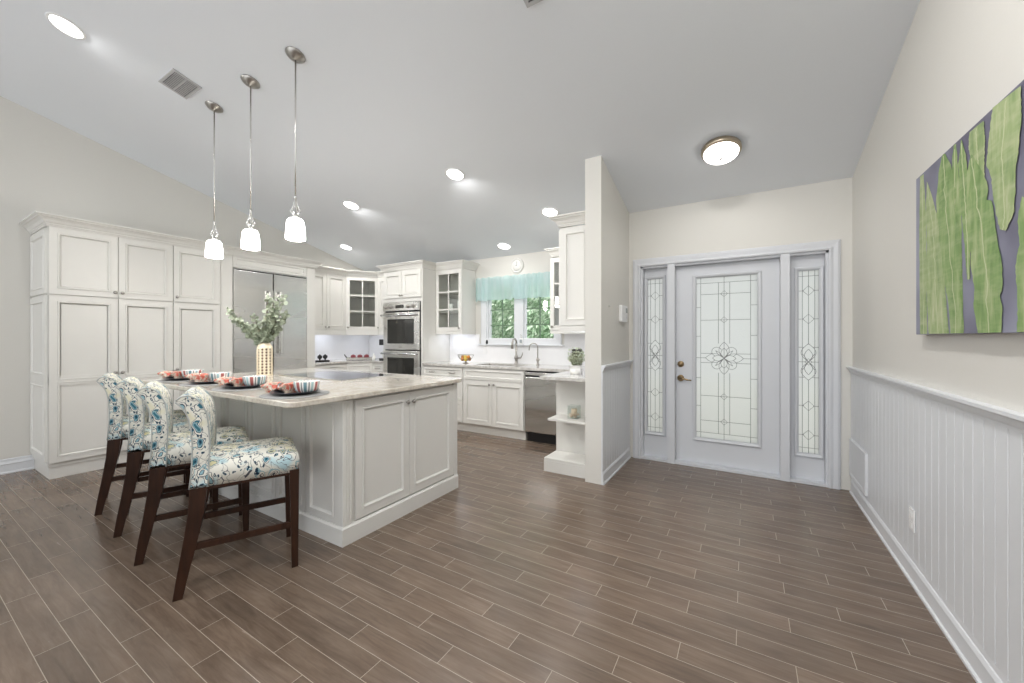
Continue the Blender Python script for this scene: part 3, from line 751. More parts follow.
for i, f_ in enumerate((.09, .23, .72, .86)):
    x = E0 + (E1 - E0) * f_; k = MB().at(T @ Matrix.Translation((x, .05, 1.785))); k.lathe([(0, 0), (.030, 0), (.030, .004), (.022, .008), (.020, .036), (.016, .040), (0, .040)], axis='y', seg=18)
    k.box(-.004, .004, .036, .048, -.018, .018); k.build('knob', M['knob'], cp)
MB().at(T).box(E0 + (E1 - E0) * .37, E0 + (E1 - E0) * .60, .0495, .053, 1.762, 1.812).build('display', M['ovenglass'], cp)

# glass wall cabinets either side of the window
def glass_cab(x0, x1, label, kx):
    r = thing('glass_cabinet', ((x0 + x1) / 2, 4.8, ZU - .02), label, 'cabinet')
    z0 = 1.405
    hollow([(x0, YU), (x1, YU), (x1, YW - .002), (x0, YW - .002)], z0, ZT, .018, r, 0, (1.70, 2.0))
    glass_front(faceS(x0, YU), x1 - x0, z0 + .004, ZT - .012, r, knob=kx)
    ct = MB(); crown(ct, [(x0 + (.0 if x0 < -3 else .0), YU - .012), (x1, YU - .012), (x1, YW - .003)] if x0 < -3 else [(x0 + .03, YW - .003), (x0 + .03, YU - .012), (x1, YU - .012)], 2.452); ct.build('crown', M['cab'], r)
    b = MB().box(x0, x1, YU - .012, YU + .008, z0 - .045, z0 - .001); b.box(x1 - .016, x1, YU + .009, YW - .009, z0 - .045, z0 - .001); b.box(x0, x0 + .016, YU + .009, YW - .009, z0 - .045, z0 - .001); b.build('light_rail', M['cab'], r)
    return r
glass_cab(-4.146, -3.632, 'cream six-pane glass wall cabinet between the ovens and window', .47)
glass_cab(-2.185, -1.62, 'cream glass wall cabinet mostly hidden behind partition, beside the window', .035)
# crockery inside the visible glass cabinet
for k, (x, z, h_) in enumerate(((-3.98, 1.709, .13), (-3.80, 1.709, .17), (-3.72, 1.709, .12))):
    b = MB().lathe([(0, 0), (.03, 0), (.036, .004), (.042, h_ * .6), (.04, h_), (.037, h_), (.036, .01), (0, .008)], seg=16, c=(x, 4.78, z)); o = b.build('vase', M['ceramic'], org=(x, 4.78, z))
    tag(o, ['squat pale cup on the middle shelf of the glass cabinet, nearest the ovens', 'tallest pale jar on the middle shelf of glass cabinet', 'pale cup on middle shelf of glass cabinet, nearest the window'][k], 'jar', 'pale crockery in the glass cabinet'); o.name = 'jar'
for k, x in enumerate((-3.77, -3.72)):
    b = MB().lathe([(0, 0), (.025, 0), (.030, .09), (.028, .09), (.023, .005), (0, .005)], seg=14, c=(x - .05 * k, 4.74 + .05 * k, 1.426)); o = b.build('tumbler', M['glass'], org=(x - .05 * k, 4.74 + .05 * k, 1.426))
    tag(o, 'clear glass tumbler on the bottom shelf of the glass cabinet', 'glass', 'tumblers in the glass cabinet')
b = MB().lathe([(0, 0), (.05, 0), (.10, .03), (.11, .045), (.105, .045), (.05, .008), (0, .008)], seg=24, c=(-5.72, 4.60, 1.456)); tag(b.build('serving_bowl', M['ceramic'], org=(-5.72, 4.60, 1.456)), 'shallow pale bowl inside the glass corner cabinet', 'bowl')

# big end cabinet on the partition
r = thing('wall_cabinet', (-1.41, 4.0, 1.42), 'cream wall cabinet on the partition, seen from its panelled end', 'cabinet')
CX0, CX1, CY0 = -1.568, XP0 - .002, 3.55
MB().box(CX0, CX1, CY0, 4.60, 1.422, 2.385).build('body', M['cab'], r)
T = faceS(0, CY0); b = MB().at(T); b.rings(CX0 + .002, CX1, 1.428, 2.378, [(0, 0), (0, .014), (.05, .014), (.055, .019), (.063, .019), (.07, .004), (.074, .003)]); b.build('end_panel', M['cab'], r)
ct = MB(); crown(ct, [(CX0, 4.60), (CX0, CY0 - .014), (CX1, CY0 - .014)], 2.488); ct.build('crown', M['cab'], r)
b = MB().box(CX0, CX1, CY0 - .014, CY0 + .008, 1.366, 1.421); b.box(CX0, CX0 + .02, CY0 + .009, 4.60, 1.366, 1.421); b.build('light_rail', M['cab'], r)
TW = basis((CX0, 4.60, 0), (0, -1), (-1, 0))
panel_door(TW, .003, .52, 1.43, 2.37, r, M['cab'], (.49, 1.47)); panel_door(TW, .528, 1.045, 1.43, 2.37, r, M['cab'], (.555, 1.47))

# ------------------------------------------------------------------ base run by the refrigerator and corner
ZC = .93
def drawer_front(T, x0, x1, z0, z1, r, pull=True, n=1):
    b = MB().at(T); b.rings(x0, x1, z0, z1, [(0, 0), (0, .019), (.026, .019), (.030, .0225), (.036, .0225), (.042, .012), (.046, .011)], .001)
    d = b.build('drawer', M['cab'], r)
    for i in range(n if pull else 0):
        x = x0 + (x1 - x0) * (i + .5) / n if n > 1 else (x0 + x1) / 2; z = (z0 + z1) / 2
        p = MB().at(T); p.tube([(x - .05, .018, z), (x - .048, .036, z), (x - .02, .044, z - .002), (x + .02, .044, z - .002), (x + .048, .036, z), (x + .05, .018, z)], [.006, .006, .007, .007, .006, .006], 8); p.build('pull', M['knob'], d)
    return d
def door_front(T, x0, x1, z0, z1, r, knob): return panel_door(T, x0, x1, z0, z1, r, M['cab'], knob)
XB, YBf = -5.53, 4.345
r = thing('base_cabinet', (-5.8, 3.77, 0), 'cream base cabinet with a drawer, between the refrigerator and corner', 'cabinet')
MB().box(XL + .002, XB, 3.49, 4.045, .0, ZC - .034).build('body', M['cab'], r)
T = faceE(0, XB); drawer_front(T, 3.495, 4.04, .735, .885, r); door_front(T, 3.495, 3.765, .12, .725, r, (3.74, .68)); door_front(T, 3.77, 4.04, .12, .725, r, (3.795, .68))
r = thing('base_cabinet', (-5.75, 4.6, 0), 'angled cream corner base cabinet under the fruit tray', 'cabinet')
P0, P1 = Vector((XB, 4.047)), Vector((-5.27, YBf))
MB().prism([(XL + .002, 4.047), tuple(P0), tuple(P1), (P1.x, YW - .002), (XL + .002, YW - .002)], 0, ZC - .034).build('body', M['cab'], r)
dv = P1 - P0; T = basis((P0.x, P0.y, 0), (dv.x, dv.y), (dv.y, -dv.x)); L_ = dv.length
drawer_front(T, .004, L_ - .004, .735, .885, r, pull=False)
o = door_front(T, .004, L_ - .004, .12, .725, r, (.03, .68))
r = thing('base_cabinet', (-5.13, 4.6, 0), 'slim cream base cabinet with drawers, beside the oven cabinet', 'cabinet')
MB().box(-5.268, -4.993, YBf, YW - .002, 0, ZC - .034).build('body', M['cab'], r)
T = faceS(0, YBf); drawer_front(T, -5.263, -4.997, .735, .885, r); drawer_front(T, -5.263, -4.997, .44, .725, r); drawer_front(T, -5.263, -4.997, .12, .43, r)
b = MB().prism([(XL + .002, 3.488), (XB + .035, 3.488), (XB + .035, 4.045), (P1.x + .004, YBf - .035), (-4.993, YBf - .035), (-4.993, YW - .002), (XL + .002, YW - .002)], ZC - .033, ZC)
tag(b.build('countertop', M['sinkcounter'], org=(-5.8, 4.2, ZC - .033), bevel=.004), 'pale stone countertop wrapping the corner beside the refrigerator', 'countertop')
b = MB().box(XL + .0005, XL + .008, 3.488, YW - .009, ZC, 1.36); b.box(XL + .001, -4.993, YW - .008, YW - .0005, ZC, 1.36); b.box(OX1 + .001, WX0 - .135, YW - .008, YW - .0005, ZC, 1.36); b.box(WX0 - .135, WX1 + .13, YW - .008, YW - .0005, ZC, 1.19); b.box(WX1 + .13, XP0 - .001, YW - .008, YW - .0005, ZC, 1.38)
b.box(XP0 - .008, XP0 - .0005, 3.6, YW - .009, ZC, 1.36)
struct(b.build('wall_backsplash', M['backsplash']))

# ------------------------------------------------------------------ sink run
r = thing('base_cabinet', (-3.77, 4.65, 0), 'cream base cabinet with stacked drawers beside the oven cabinet and fruit bowl', 'cabinet')
MB().box(-4.146, -3.390, YBf, YW - .002, .12, ZC - .034).build('body', M['cab'], r)
T = faceS(0, YBf); drawer_front(T, -4.140, -3.395, .735, .885, r, n=2); drawer_front(T, -4.140, -3.395, .425, .725, r, n=2); drawer_front(T, -4.140, -3.395, .125, .415, r, n=2)
MB().box(-4.146, -3.390, YBf + .03, YBf + .25, 0, .12).build('toe_kick', M['cab'], r)
r = thing('sink_cabinet', (-2.9, 4.65, 0), 'cream sink base cabinet with a false drawer and two doors', 'cabinet')
b = MB(); b.box(-3.388, -2.412, YBf, YBf + .02, .12, ZC - .034); b.box(-3.388, -3.368, YBf + .021, YW - .002, .12, ZC - .034); b.box(-2.432, -2.412, YBf + .021, YW - .002, .12, ZC - .034); b.box(-3.367, -2.433, YBf + .021, YW - .002, .12, .14); b.build('body', M['cab'], r)
drawer_front(T, -3.38, -2.42, .735, .885, r, pull=False); door_front(T, -3.38, -2.903, .125, .725, r, (-2.935, .68)); door_front(T, -2.897, -2.42, .125, .725, r, (-2.865, .68))
MB().box(-3.388, -2.412, YBf + .03, YBf + .25, 0, .12).build('toe_kick', M['cab'], r)
r = thing('dishwasher', (-2.1, 4.65, 0), 'stainless steel dishwasher between the sink cabinet and open shelves', 'dishwasher')
MB().box(-2.408, -1.80, YBf + .012, YW - .01, .10, ZC - .036).build('body', M['dark'], r)
d = MB().at(T).rings(-2.398, -1.81, .125, .818, [(0, -.01), (0, .02), (.004, .026), (.012, .028)]).build('door', M['steel'], r)
MB().at(T).box(-2.398, -1.81, -.008, .022, .835, .872, .003).build('control_panel', M['nickel'], r)
MB().at(T).box(-2.38, -1.83, -.08, -.02, .0, .11).build('toe_kick', M['black'], r)
SX0, SX1, SY0, SY1 = -3.25, -2.55, 4.43, 4.80
b = MB()
for a in ((-4.146, SX0, YBf - .035, YW - .009), (SX1, XP0 - .010, YBf - .035, YW - .009), (SX0, SX1, YBf - .035, SY0), (SX0, SX1, SY1, YW - .009)): b.box(*a, ZC - .033, ZC)
tag(b.build('countertop', M['sinkcounter'], org=(-2.9, 4.6, ZC - .033)), 'pale stone countertop around the kitchen sink under the window', 'countertop')
b = MB(); b.frame(0, 0, 0, 0, 0, 0, 0) if False else None
b.box(SX0 - .0, SX0 + .012, SY0, SY1, .72, ZC - .034); b.box(SX1 - .012, SX1, SY0, SY1, .72, ZC - .034); b.box(SX0, SX1, SY0, SY0 + .012, .72, ZC - .034); b.box(SX0, SX1, SY1 - .012, SY1, .72, ZC - .034); b.box(SX0, SX1, SY0, SY1, .71, .722)
tag(b.build('kitchen_sink', M['steel'], org=(-2.9, 4.6, .71)), 'stainless steel undermount sink below the window', 'sink')
r = thing('kitchen_faucet', (-2.82, 4.83, ZC), 'tall brushed metal kitchen faucet with side lever behind the sink', 'faucet')
b = MB().lathe([(0, 0), (.030, 0), (.030, .01), (.022, .02), (.020, .06), (.028, .075), (.030, .10), (.020, .12), (.015, .14), (.014, .30), (0, .30)], c=(-2.82, 4.83, ZC), seg=18); b.build('body', M['knob'], r)
b = MB().tube([(-2.82, 4.83, ZC + .29), (-2.82, 4.825, ZC + .335), (-2.82, 4.79, ZC + .362), (-2.82, 4.75, ZC + .35), (-2.825, 4.73, ZC + .30), (-2.825, 4.725, ZC + .22)], [.014, .014, .014, .014, .016, .019], 10); b.build('spout', M['knob'], r)
b = MB().tube([(-2.80, 4.83, ZC + .085), (-2.74, 4.82, ZC + .09), (-2.71, 4.81, ZC + .13), (-2.70, 4.805, ZC + .17)], [.012, .010, .008, .006], 8); b.build('lever', M['knob'], r)
r = thing('filter_faucet', (-2.475, 4.83, ZC), 'small gooseneck drinking water faucet beside the main kitchen faucet', 'faucet')
b = MB().lathe([(0, 0), (.024, 0), (.022, .012), (.014, .02), (.014, .05), (.022, .06), (.022, .085), (.010, .10), (0, .10)], c=(-2.475, 4.83, ZC), seg=16); b.build('body', M['knob'], r)
arc = [(-2.475, 4.83, ZC + .09), (-2.475, 4.83, ZC + .22)] + [(-2.475 - .06 + .06 * math.cos(a), 4.83 - .01 * (1 - math.cos(a)), ZC + .24 + .06 * math.sin(a)) for a in [PI * i / 8 for i in range(9)]] + [(-2.60, 4.81, ZC + .20)]
MB().tube(arc, .008, 8).build('spout', M['knob'], r)
MB().tube([(-2.475, 4.82, ZC + .07), (-2.425, 4.80, ZC + .078)], .005, 6).build('lever', M['knob'], r)

# peninsula: open shelves and counter beside the partition
PX = -1.705
r = thing('shelf_unit', (-1.48, 3.7, 0), 'cream open end shelving unit against the partition, beside dishwasher', 'shelf')
b = MB().box(PX, XP0 - .002, 3.46, 3.748, 0, .105); b.build('plinth', M['cab'], r)
b = MB().box(PX + .0, XP0 - .002, 3.462, 3.748, .106, .132, .004); b.build('plinth_top', M['cab'], r)
MB().box(PX + .0, XP0 - .002, 3.75, 3.77, 0, ZC - .034).build('back_panel', M['cab'], r)
MB().box(PX, XP0 - .002, 3.771, 4.309, 0, ZC - .034).build('body', M['cab'], r)
MB().box(-1.665, XP0 - .002, 3.462, 3.749, .498, .520, .003).build('shelf', M['cab'], r)
MB().box(PX + .02, XP0 - .002, 3.50, 3.749, ZC - .058, ZC - .034).build('top_rail', M['cab'], r)
b = MB().box(-1.745, XP0 - .010, 3.44, 4.308, ZC - .033, ZC)
tag(b.build('countertop', M['sinkcounter'], org=(-1.5, 3.9, ZC - .033), bevel=.004), 'pale stone counter on the open shelves holding the potted plant', 'countertop')

# ------------------------------------------------------------------ island
IX0, IX1, IY0, IY1, ZI = -4.30, -2.165, 1.555, 2.69, .955
r = thing('kitchen_island', ((IX0 + IX1) / 2, 2.1, 0), 'large cream panelled kitchen island with double doors at its end', 'kitchen island')
b = MB().box(IX0 + .02, IX1 - .02, IY0 + .02, IY1 - .02, .0, ZI - .04); b.build('body', M['isl'], r)
b = MB(); b.sweep([(IX1 - .02, IY1), (IX1 - .02, IY0 + .016), (IX0, IY0 + .016)][::-1] if False else [(IX0, IY0 + .02), (IX1 - .02, IY0 + .02), (IX1 - .02, IY1)], [(0, 0), (.028, 0), (.028, .105), (.022, .112), (.018, .120), (0, .120)]); b.build('plinth', M['isl'], r)
# corner post (fluted) and stool side panelling
b = MB(); b.box(IX1 - .075, IX1 - .002, IY0 + .002, IY0 + .075, .12, ZI - .042, .003)
for k in range(3):
    y = IY0 + .016 + k * .020; b.box(IX1 - .004, IX1 + .002, y, y + .009, .14, ZI - .06, .002)
b.build('corner_post', M['isl'], r)
MB().box(IX1 - .03, IX1 - .002, IY1 - .05, IY1, .12, ZI - .042, .003).build('end_stile', M['isl'], r)
T = faceS(0, IY0 + .02)
edges = [IX0 + .01, -3.965, -3.575, -3.12, -2.775, -2.56, -2.2]
edges = [IX0 + .005, -3.73, -3.34, -2.94, -2.57, -2.235 + .012]
for a, c in zip(edges, edges[1:]):
    MB().at(T).rings(a + .004, c - .004, .122, ZI - .043, [(0, 0), (0, .014), (.038, .014), (.042, .019), (.050, .019), (.058, .003), (.062, .002)]).build('side_panel', M['isl'], r)
T = faceE(0, IX1 - .02)
y0, ym, y1 = IY0 + .095, 2.122, IY1 - .055
panel_door(T, y0, ym - .002, .130, ZI - .052, r, M['isl'], (ym - .03, ZI - .125)); panel_door(T, ym + .002, y1, .130, ZI - .052, r, M['isl'], (ym + .03, ZI - .125))
rc = .055; arc = lambda cx, cy, a0: [(cx + rc * math.cos(math.radians(a0 + 15 * i)), cy + rc * math.sin(math.radians(a0 + 15 * i))) for i in range(7)]
b = MB().prism(arc(-2.115 - rc, 1.20 + rc, -90) + arc(-2.115 - rc, 2.72 - rc, 0) + arc(-4.38 + rc, 2.72 - rc, 90) + arc(-4.38 + rc, 1.20 + rc, 180), ZI - .032, ZI)
tag(b.build('island_countertop', M['counter'], org=(-3.25, 1.95, ZI - .032), bevel=.006), 'cream veined stone countertop overhanging the kitchen island', 'countertop')
r = thing('cooktop', (-3.28, 2.3, ZI), 'flush black glass cooktop set into the island countertop', 'cooktop')
MB().box(-3.75, -2.83, 2.03, 2.57, ZI + .0005, ZI + .006, .002).build('glass_surface', M['cooktop'], r)
b = MB().frame(-3.757, -2.823, 0, .547, .007, 0, .0) if False else MB()
for a in ((-3.758, -3.75, 2.022, 2.578), (-2.83, -2.822, 2.022, 2.578), (-3.75, -2.83, 2.022, 2.03), (-3.75, -2.83, 2.57, 2.578)): b.box(*a, ZI + .0005, ZI + .0065)
b.build('frame', M['steel'], r)

# ------------------------------------------------------------------ counter stools
def make_chair():
    r = thing('counter_chair', (0, 0, 0), 'x', 'chair', 'upholstered counter chairs along the island')
    # seat cushion: soft box, slightly domed
    b = MB(); nx, ny = 10, 12; y0, y1, hw = -.205, .248, .222
    top = []
    def sx(t): return -hw + 2 * hw * t
    G0 = []
    for j in range(ny + 1):
        row = []
        for i in range(nx + 1):
            u, v_ = i / nx, j / ny; x = sx(u); y = y0 + (y1 - y0) * v_
            e = min(u, 1 - u) * 2; e2 = min(1 - v_, 1) ; d = min(1, e * 4) ; d2 = min(1, (1 - v_) * 5)
            z = .646 + .036 * (math.sin(PI * u) ** .45) * (1 if v_ < .8 else math.sqrt(max(0, 1 - ((v_ - .8) / .2) ** 2)) * .9 + .1) - .0
            row.append(b.v((x, y, z)))
        G0.append(row)
    for a, c in zip(G0, G0[1:]):
        for i in range(nx): b.f([a[i], a[i + 1], c[i + 1], c[i]], True)
    def ring(z, g): return None
    bot = []
    for j in range(ny + 1): bot.append([b.v((sx(i / nx) * .985, y0 + (y1 - .006 - y0) * j / ny, .545)) for i in range(nx + 1)])
    for a, c in zip(bot, bot[1:]):
        for i in range(nx): b.f([a[i], c[i], c[i + 1], a[i + 1]])
    per = lambda Gx: [Gx[0][i] for i in range(nx + 1)] + [Gx[j][nx] for j in range(1, ny + 1)] + [Gx[ny][i] for i in range(nx - 1, -1, -1)] + [Gx[j][0] for j in range(ny - 1, 0, -1)]
    A, B = per(G0), per(bot); n = len(A)
    mid = [b.v(((p.co.x) * 1.02, p.co.y + (.006 if p.co.y > y1 - .01 else 0), .61)) for p in A]
    for i in range(n):
        k = (i + 1) % n
        b.f([A[i], mid[i], mid[k], A[k]], True); b.f([mid[i], B[i], B[k], mid[k]], True)
    b.build('seat', M['fabric'], r)
    # backrest: side profile swept across, top rolls backwards
    front = [(.545, -.160), (.62, -.158), (.70, -.155), (.78, -.154), (.86, -.158), (.92, -.166), (.965, -.182), (.998, -.206), (1.018, -.238), (1.014, -.268), (.994, -.288)]
    back = [(.545, -.236), (.62, -.228), (.70, -.224), (.78, -.224), (.85, -.229), (.90, -.238), (.935, -.251), (.958, -.264), (.972, -.275), (.982, -.283), (.989, -.289)]
    b = MB(); n = 8; prof = [(y, z) for z, y in front] + [(y, z) for z, y in back[::-1]]
    cy = sum(p[0] for p in prof) / len(prof); xs = [-.224, -.218, -.15, -.075, 0, .075, .15, .218, .224]; R = []
    for x in xs:
        e = .9 if abs(x) > .221 else 1; bow = -.006 * (1 - (x / .23) ** 2)
        R.append([b.v((x, y + bow + (-.205 + (z - .545) * -.12 - y) * (1 - e) * .8, z)) for y, z in prof])
    m_ = len(prof)
    for a, c in zip(R, R[1:]):
        for j in range(m_): b.f([a[j], c[j], c[(j + 1) % m_], a[(j + 1) % m_]], True)
    for a in (R[0], R[-1]):
        k = len(front)
        for j in range(k - 1): b.f([a[j], a[j + 1], a[m_ - 2 - j], a[m_ - 1 - j]])
    bk = b.build('backrest', M['fabric'], r)
    for s_ in (-1, 1):
        p = MB(); p.tube([(s_ * .224, y, z) for z, y in front], .0035, 6); p.tube([(s_ * .224, y, z) for z, y in back], .0035, 6); p.build('piping', M['piping'], bk)
    # legs
    def sq(b, pts):   # square section tapered leg through (x, y, z, half x, half y)
        R = [[b.v((x + a * hx, y + c * hy, z)) for a, c in ((-1, -1), (1, -1), (1, 1), (-1, 1))] for x, y, z, hx, hy in pts]
        for a, c in zip(R, R[1:]):
            for i in range(4): b.f([a[i], a[(i + 1) % 4], c[(i + 1) % 4], c[i]])
        b.f(R[0][::-1]); b.f(R[-1])
    for s_ in (-1, 1):
        b = MB(); sq(b, [(s_ * .203, .232, 0, .015, .016), (s_ * .205, .228, .56, .021, .024)]); b.build('leg', M['wood'], r, bevel=.002)
        b = MB(); sq(b, [(s_ * .203, -.282, 0, .015, .020), (s_ * .203, -.262, .12, .017, .024), (s_ * .204, -.232, .28, .019, .029), (s_ * .204, -.209, .42, .020, .033), (s_ * .204, -.198, .56, .020, .036)]); b.build('leg', M['wood'], r, bevel=.002)
        b = MB(); sq(b, [(s_ * .203, -.215, .235, .009, .014), (s_ * .203, -.214, .262, .009, .014)])
        b.bm.free(); b = MB(); b.box(s_ * .203 - .010, s_ * .203 + .010, -.24, .225, .228, .262); b.build('stretcher', M['wood'], r, bevel=.002)
    MB().box(-.19, .19, -.216, -.196, .30, .332).build('stretcher', M['wood'], r, bevel=.002)
    MB().box(-.218, .218, -.20, .243, .53, .546).build('apron', M['wood'], r, bevel=.002)
    return r
spots = [(-2.44, .82, 25.3, 'paisley upholstered counter chair closest to the island corner post and doors'),
         (-3.01, .83, 21, 'paisley counter chair next to the one at the island corner'),
         (-3.55, .875, 19, 'paisley counter chair between two others, third from the island corner'),
         (-4.11, .91, 17, 'paisley counter chair closest to the pantry, last along the island')]
ch0 = make_chair()
for i, (x, y, a, lab) in enumerate(spots):
    o = ch0 if i == 0 else copy_tree(ch0)
    t = math.radians(a); fw = Vector((math.sin(t), math.cos(t))); lf = Vector((-math.cos(t), math.sin(t)))
    p = Vector((x, y)) + fw * .282 + lf * .203
    o.location = (p.x, p.y, 0); o.rotation_euler = (0, 0, -t); o['label'] = lab

# ------------------------------------------------------------------ place settings
px = [-2.41, -3.03, -3.55, -4.03]; where = ['island corner by the doors', 'second chair from the corner', 'third chair from the corner', 'pantry end of the island']
def mk_mat():
    b = MB().lathe([(0, 0), (.19, 0), (.192, .002), (.19, .004), (0, .004)], seg=40); return b.build('placemat', M['mat'])
def mk_plate():
    b = MB().lathe([(0, 0), (.085, 0), (.09, .004), (.138, .018), (.140, .020), (.136, .021), (.09, .009), (.08, .007), (0, .007)], seg=40); return b.build('plate', M['plate'])
def mk_bowl():
    b = MB().lathe([(0, 0), (.042, 0), (.052, .005), (.063, .018), (.070, .04), (.074, .068), (.073, .070), (.070, .068), (.066, .04), (.058, .018), (.035, .008), (0, .007)], seg=32)
    o = b.build('bowl', M['stripes'])
    i = MB().lathe([(0, .0085), (.034, .0095), (.0575, .0195), (.0652, .0415), (.0695, .0675), (.0685, .0675), (.0642, .042), (.056, .021), (.033, .011), (0, .0105)], seg=32).build('lining', M['ceramic'], o); i['label'] = 'plain white inside'
    return o
def mk_napkin():
    b = MB(); rr = random.Random(5); nu, nv = 26, 14; Gd = []
    for i in range(nu + 1):
        u = i / nu; row = []
        wd = .022 + .050 * abs(2 * u - .95) ** .8
        for j in range(nv):
            a = 2 * PI * j / nv; fold = 1 + .22 * math.sin(a * 3 + u * 7) + .12 * math.sin(a * 5 - u * 11)
            row.append(b.v(((u - .5) * .165, math.cos(a) * wd * fold, .033 + math.sin(a) * (.014 + .020 * abs(2 * u - .95)) * fold + (.006 * math.sin(u * 17)))))
        Gd.append(row)
    for a, c in zip(Gd, Gd[1:]):
        for j in range(nv): b.f([a[j], a[(j + 1) % nv], c[(j + 1) % nv], c[j]], True)
    b.f(Gd[0][::-1]); b.f(Gd[-1])
    o = b.build('napkin', M['napkin'])
    MB().lathe([(.026, -.008), (.028, -.008), (.028, .008), (.026, .008), (.026, -.008)], axis='x', seg=20, c=(-.003, 0, .034), closed=True).build('napkin_ring', M['chrome'], o)
    return o
mks = [(mk_mat, 'placemat', 'round grey placemat at the %s', 'placemats on the island', 0, 0, 0), (mk_plate, 'plate', 'charcoal plate at the %s', 'charcoal plates on the island', 0, 0, .0045),
       (mk_bowl, 'bowl', 'striped bowl on plate at the %s', 'striped bowls on the plates', .058, .035, .0125), (mk_napkin, 'napkin', 'coral napkin on plate at the %s', 'coral napkins on the plates', -.092, -.035, .009)]
for fn, nm, lab, grp, dx, dy, dz in mks:
    src = fn()
    for i, x in enumerate(px):
        o = src if i == 0 else copy_tree(src)
        ca, sa = math.cos(.35), math.sin(.35)
        o.location = (x + dx, 1.40 + dy, ZI + dz + .0004); o.rotation_euler = (0, 0, .55 * i + (.0 if nm == 'bowl' else 0) if nm == 'bowl' else (.25 if nm == 'napkin' and i != 2 else (0 if nm != 'napkin' else -.1)))
        tag(o, lab % where[i], nm, grp)

# lattice vase and eucalyptus
VX, VY = -3.90, 1.97
r = thing('lattice_vase', (VX, VY, ZI), 'tall cream vase with square lattice cutouts on the island', 'vase')
b = MB(); segs, per = 12, 4; N_ = segs * per
prof = [(.066, 0)] + [(.072, .008)]
def vr_(z): return .061 if z < .235 else .061 * math.sqrt(max(.1, 1 - ((z - .235) / .068) ** 2 * .78))
zs = [0, .014]
for k in range(9): zs += [.014 + k * .0275 + .0175, .014 + (k + 1) * .0275]
zs += [.275, .288, .296]
rws = [[b.v((VX + vr_(z) * math.cos(2 * PI * (i + .0) / N_), VY + vr_(z) * math.sin(2 * PI * i / N_), ZI + z)) for i in range(N_)] for z in zs]
for k in range(len(zs) - 1):
    hole_row = 1 <= k <= 18 and k % 2 == 1
    for i in range(N_):
        if hole_row and (i % per) in (1, 2): continue
        b.f([rws[k][i], rws[k][(i + 1) % N_], rws[k + 1][(i + 1) % N_], rws[k + 1][i]])
o = b.build('body', M['vase'], r, solid=-.006)
MB().lathe([(.045, .004), (.050, .01), (.050, .225), (.036, .28)], c=(VX, VY, ZI), seg=24).build('inner_sleeve', M['vasein'], r)
MB().lathe([(.026, .286), (.036, .286), (.037, .305), (.033, .309), (.026, .307), (.026, .286)], c=(VX, VY, ZI), seg=24, closed=True).build('neck', M['vase'], r)
r = thing('eucalyptus_bouquet', (VX, VY, ZI + .29), 'loose grey-green eucalyptus branches standing in the lattice vase', 'plant')
rr = random.Random(11)
Rv = Vector((.858, .5135, 0)); Fv = Vector((-.5135, .858, 0))
def leaf(b, c, n, u, s_):
    n = n.normalized(); u = (u - n * u.dot(n)); u = u.normalized() if u.length > 1e-4 else n.orthogonal().normalized(); w_ = n.cross(u)
    vs = [b.v(c + u * s_ * (1 + math.cos(a)) * .95 + w_ * s_ * .85 * math.sin(a) + n * s_ * .18 * math.cos(2 * a)) for a in [2 * PI * k / 8 for k in range(8)]]
    b.f(vs)
tips = [(-.36, .02, .29), (-.33, -.05, .33), (-.28, .06, .22), (-.22, -.04, .24), (-.14, .05, .20), (-.07, -.06, .28), (-.03, .04, .20), (.02, .05, .36), (.05, -.03, .47), (.09, .04, .38), (.12, -.05, .44), (.16, .03, .46), (.20, -.03, .40), (.17, .05, .30), (.10, .0, .24), (.21, .02, .30), (-.30, .0, .25)]
for (a_, d_, h_) in tips:
    p0 = Vector((VX, VY, ZI + .24)); p3 = Vector((VX, VY, ZI + .30)) + Rv * a_ + Fv * d_ + Vector((0, 0, h_)); p1 = p0 + Vector((0, 0, .09)) + Rv * a_ * .08; p2 = p0.lerp(p3, .6) + Vector((0, 0, -.02))
    P = [p0 * (1 - t) ** 3 + p1 * 3 * t * (1 - t) ** 2 + p2 * 3 * t * t * (1 - t) + p3 * t ** 3 for t in [i / 12 for i in range(13)]]
    st = MB().tube(P, [.0035 - .0002 * i for i in range(13)], 5).build('branch', M['stem'], r)
    b = MB()
    for i in range(4, 13):
        for k in range(5):
            dr = Vector((rr.gauss(0, 1), rr.gauss(0, 1), rr.gauss(0, .7))).normalized(); s_ = rr.uniform(.018, .034) * (1.15 - .035 * i)
            leaf(b, P[i].lerp(P[i - 1], rr.random()) + dr * .004, Vector((rr.gauss(0, 1), rr.gauss(0, 1) - .5, rr.gauss(0, 1) + .6)), dr, s_)
    b.build('foliage', M['leaf'], st)

# ------------------------------------------------------------------ things on the far counters
r = thing('black_ornament', (-5.66, 3.68, ZC), 'small black ornament of two round heads on a base beside refrigerator', 'ornament')
MB().box(-5.71, -5.61, 3.62, 3.80, ZC + .0005, ZC + .028, .006).build('base', M['black'], r)
for y in (3.665, 3.755):
    MB().lathe([(0, .028), (.010, .03), (.012, .045), (.03, .058), (.037, .078), (.03, .098), (.012, .108), (.008, .118), (0, .12)], c=(-5.66, y, ZC), seg=16).build('ball', M['black'], r)
tx, ty = -5.62, 4.36; ud = Vector((.62, .78)).normalized(); 
r = thing('serving_tray', (tx, ty, ZC), 'silver serving tray with dark curved handles on the corner countertop', 'tray')
Tt = basis((tx, ty, ZC), (ud.x, ud.y), (ud.y, -ud.x))
b = MB().at(Tt); b.box(-.20, .20, -.11, .11, .006, .014); b.frame(0, 0, 0, 0, 0, 0, 0) if False else None
for a in ((-.205, -.195, -.115, .115), (.195, .205, -.115, .115), (-.195, .195, -.115, -.105), (-.195, .195, .105, .115)): b.box(*a, .006, .045, .002)
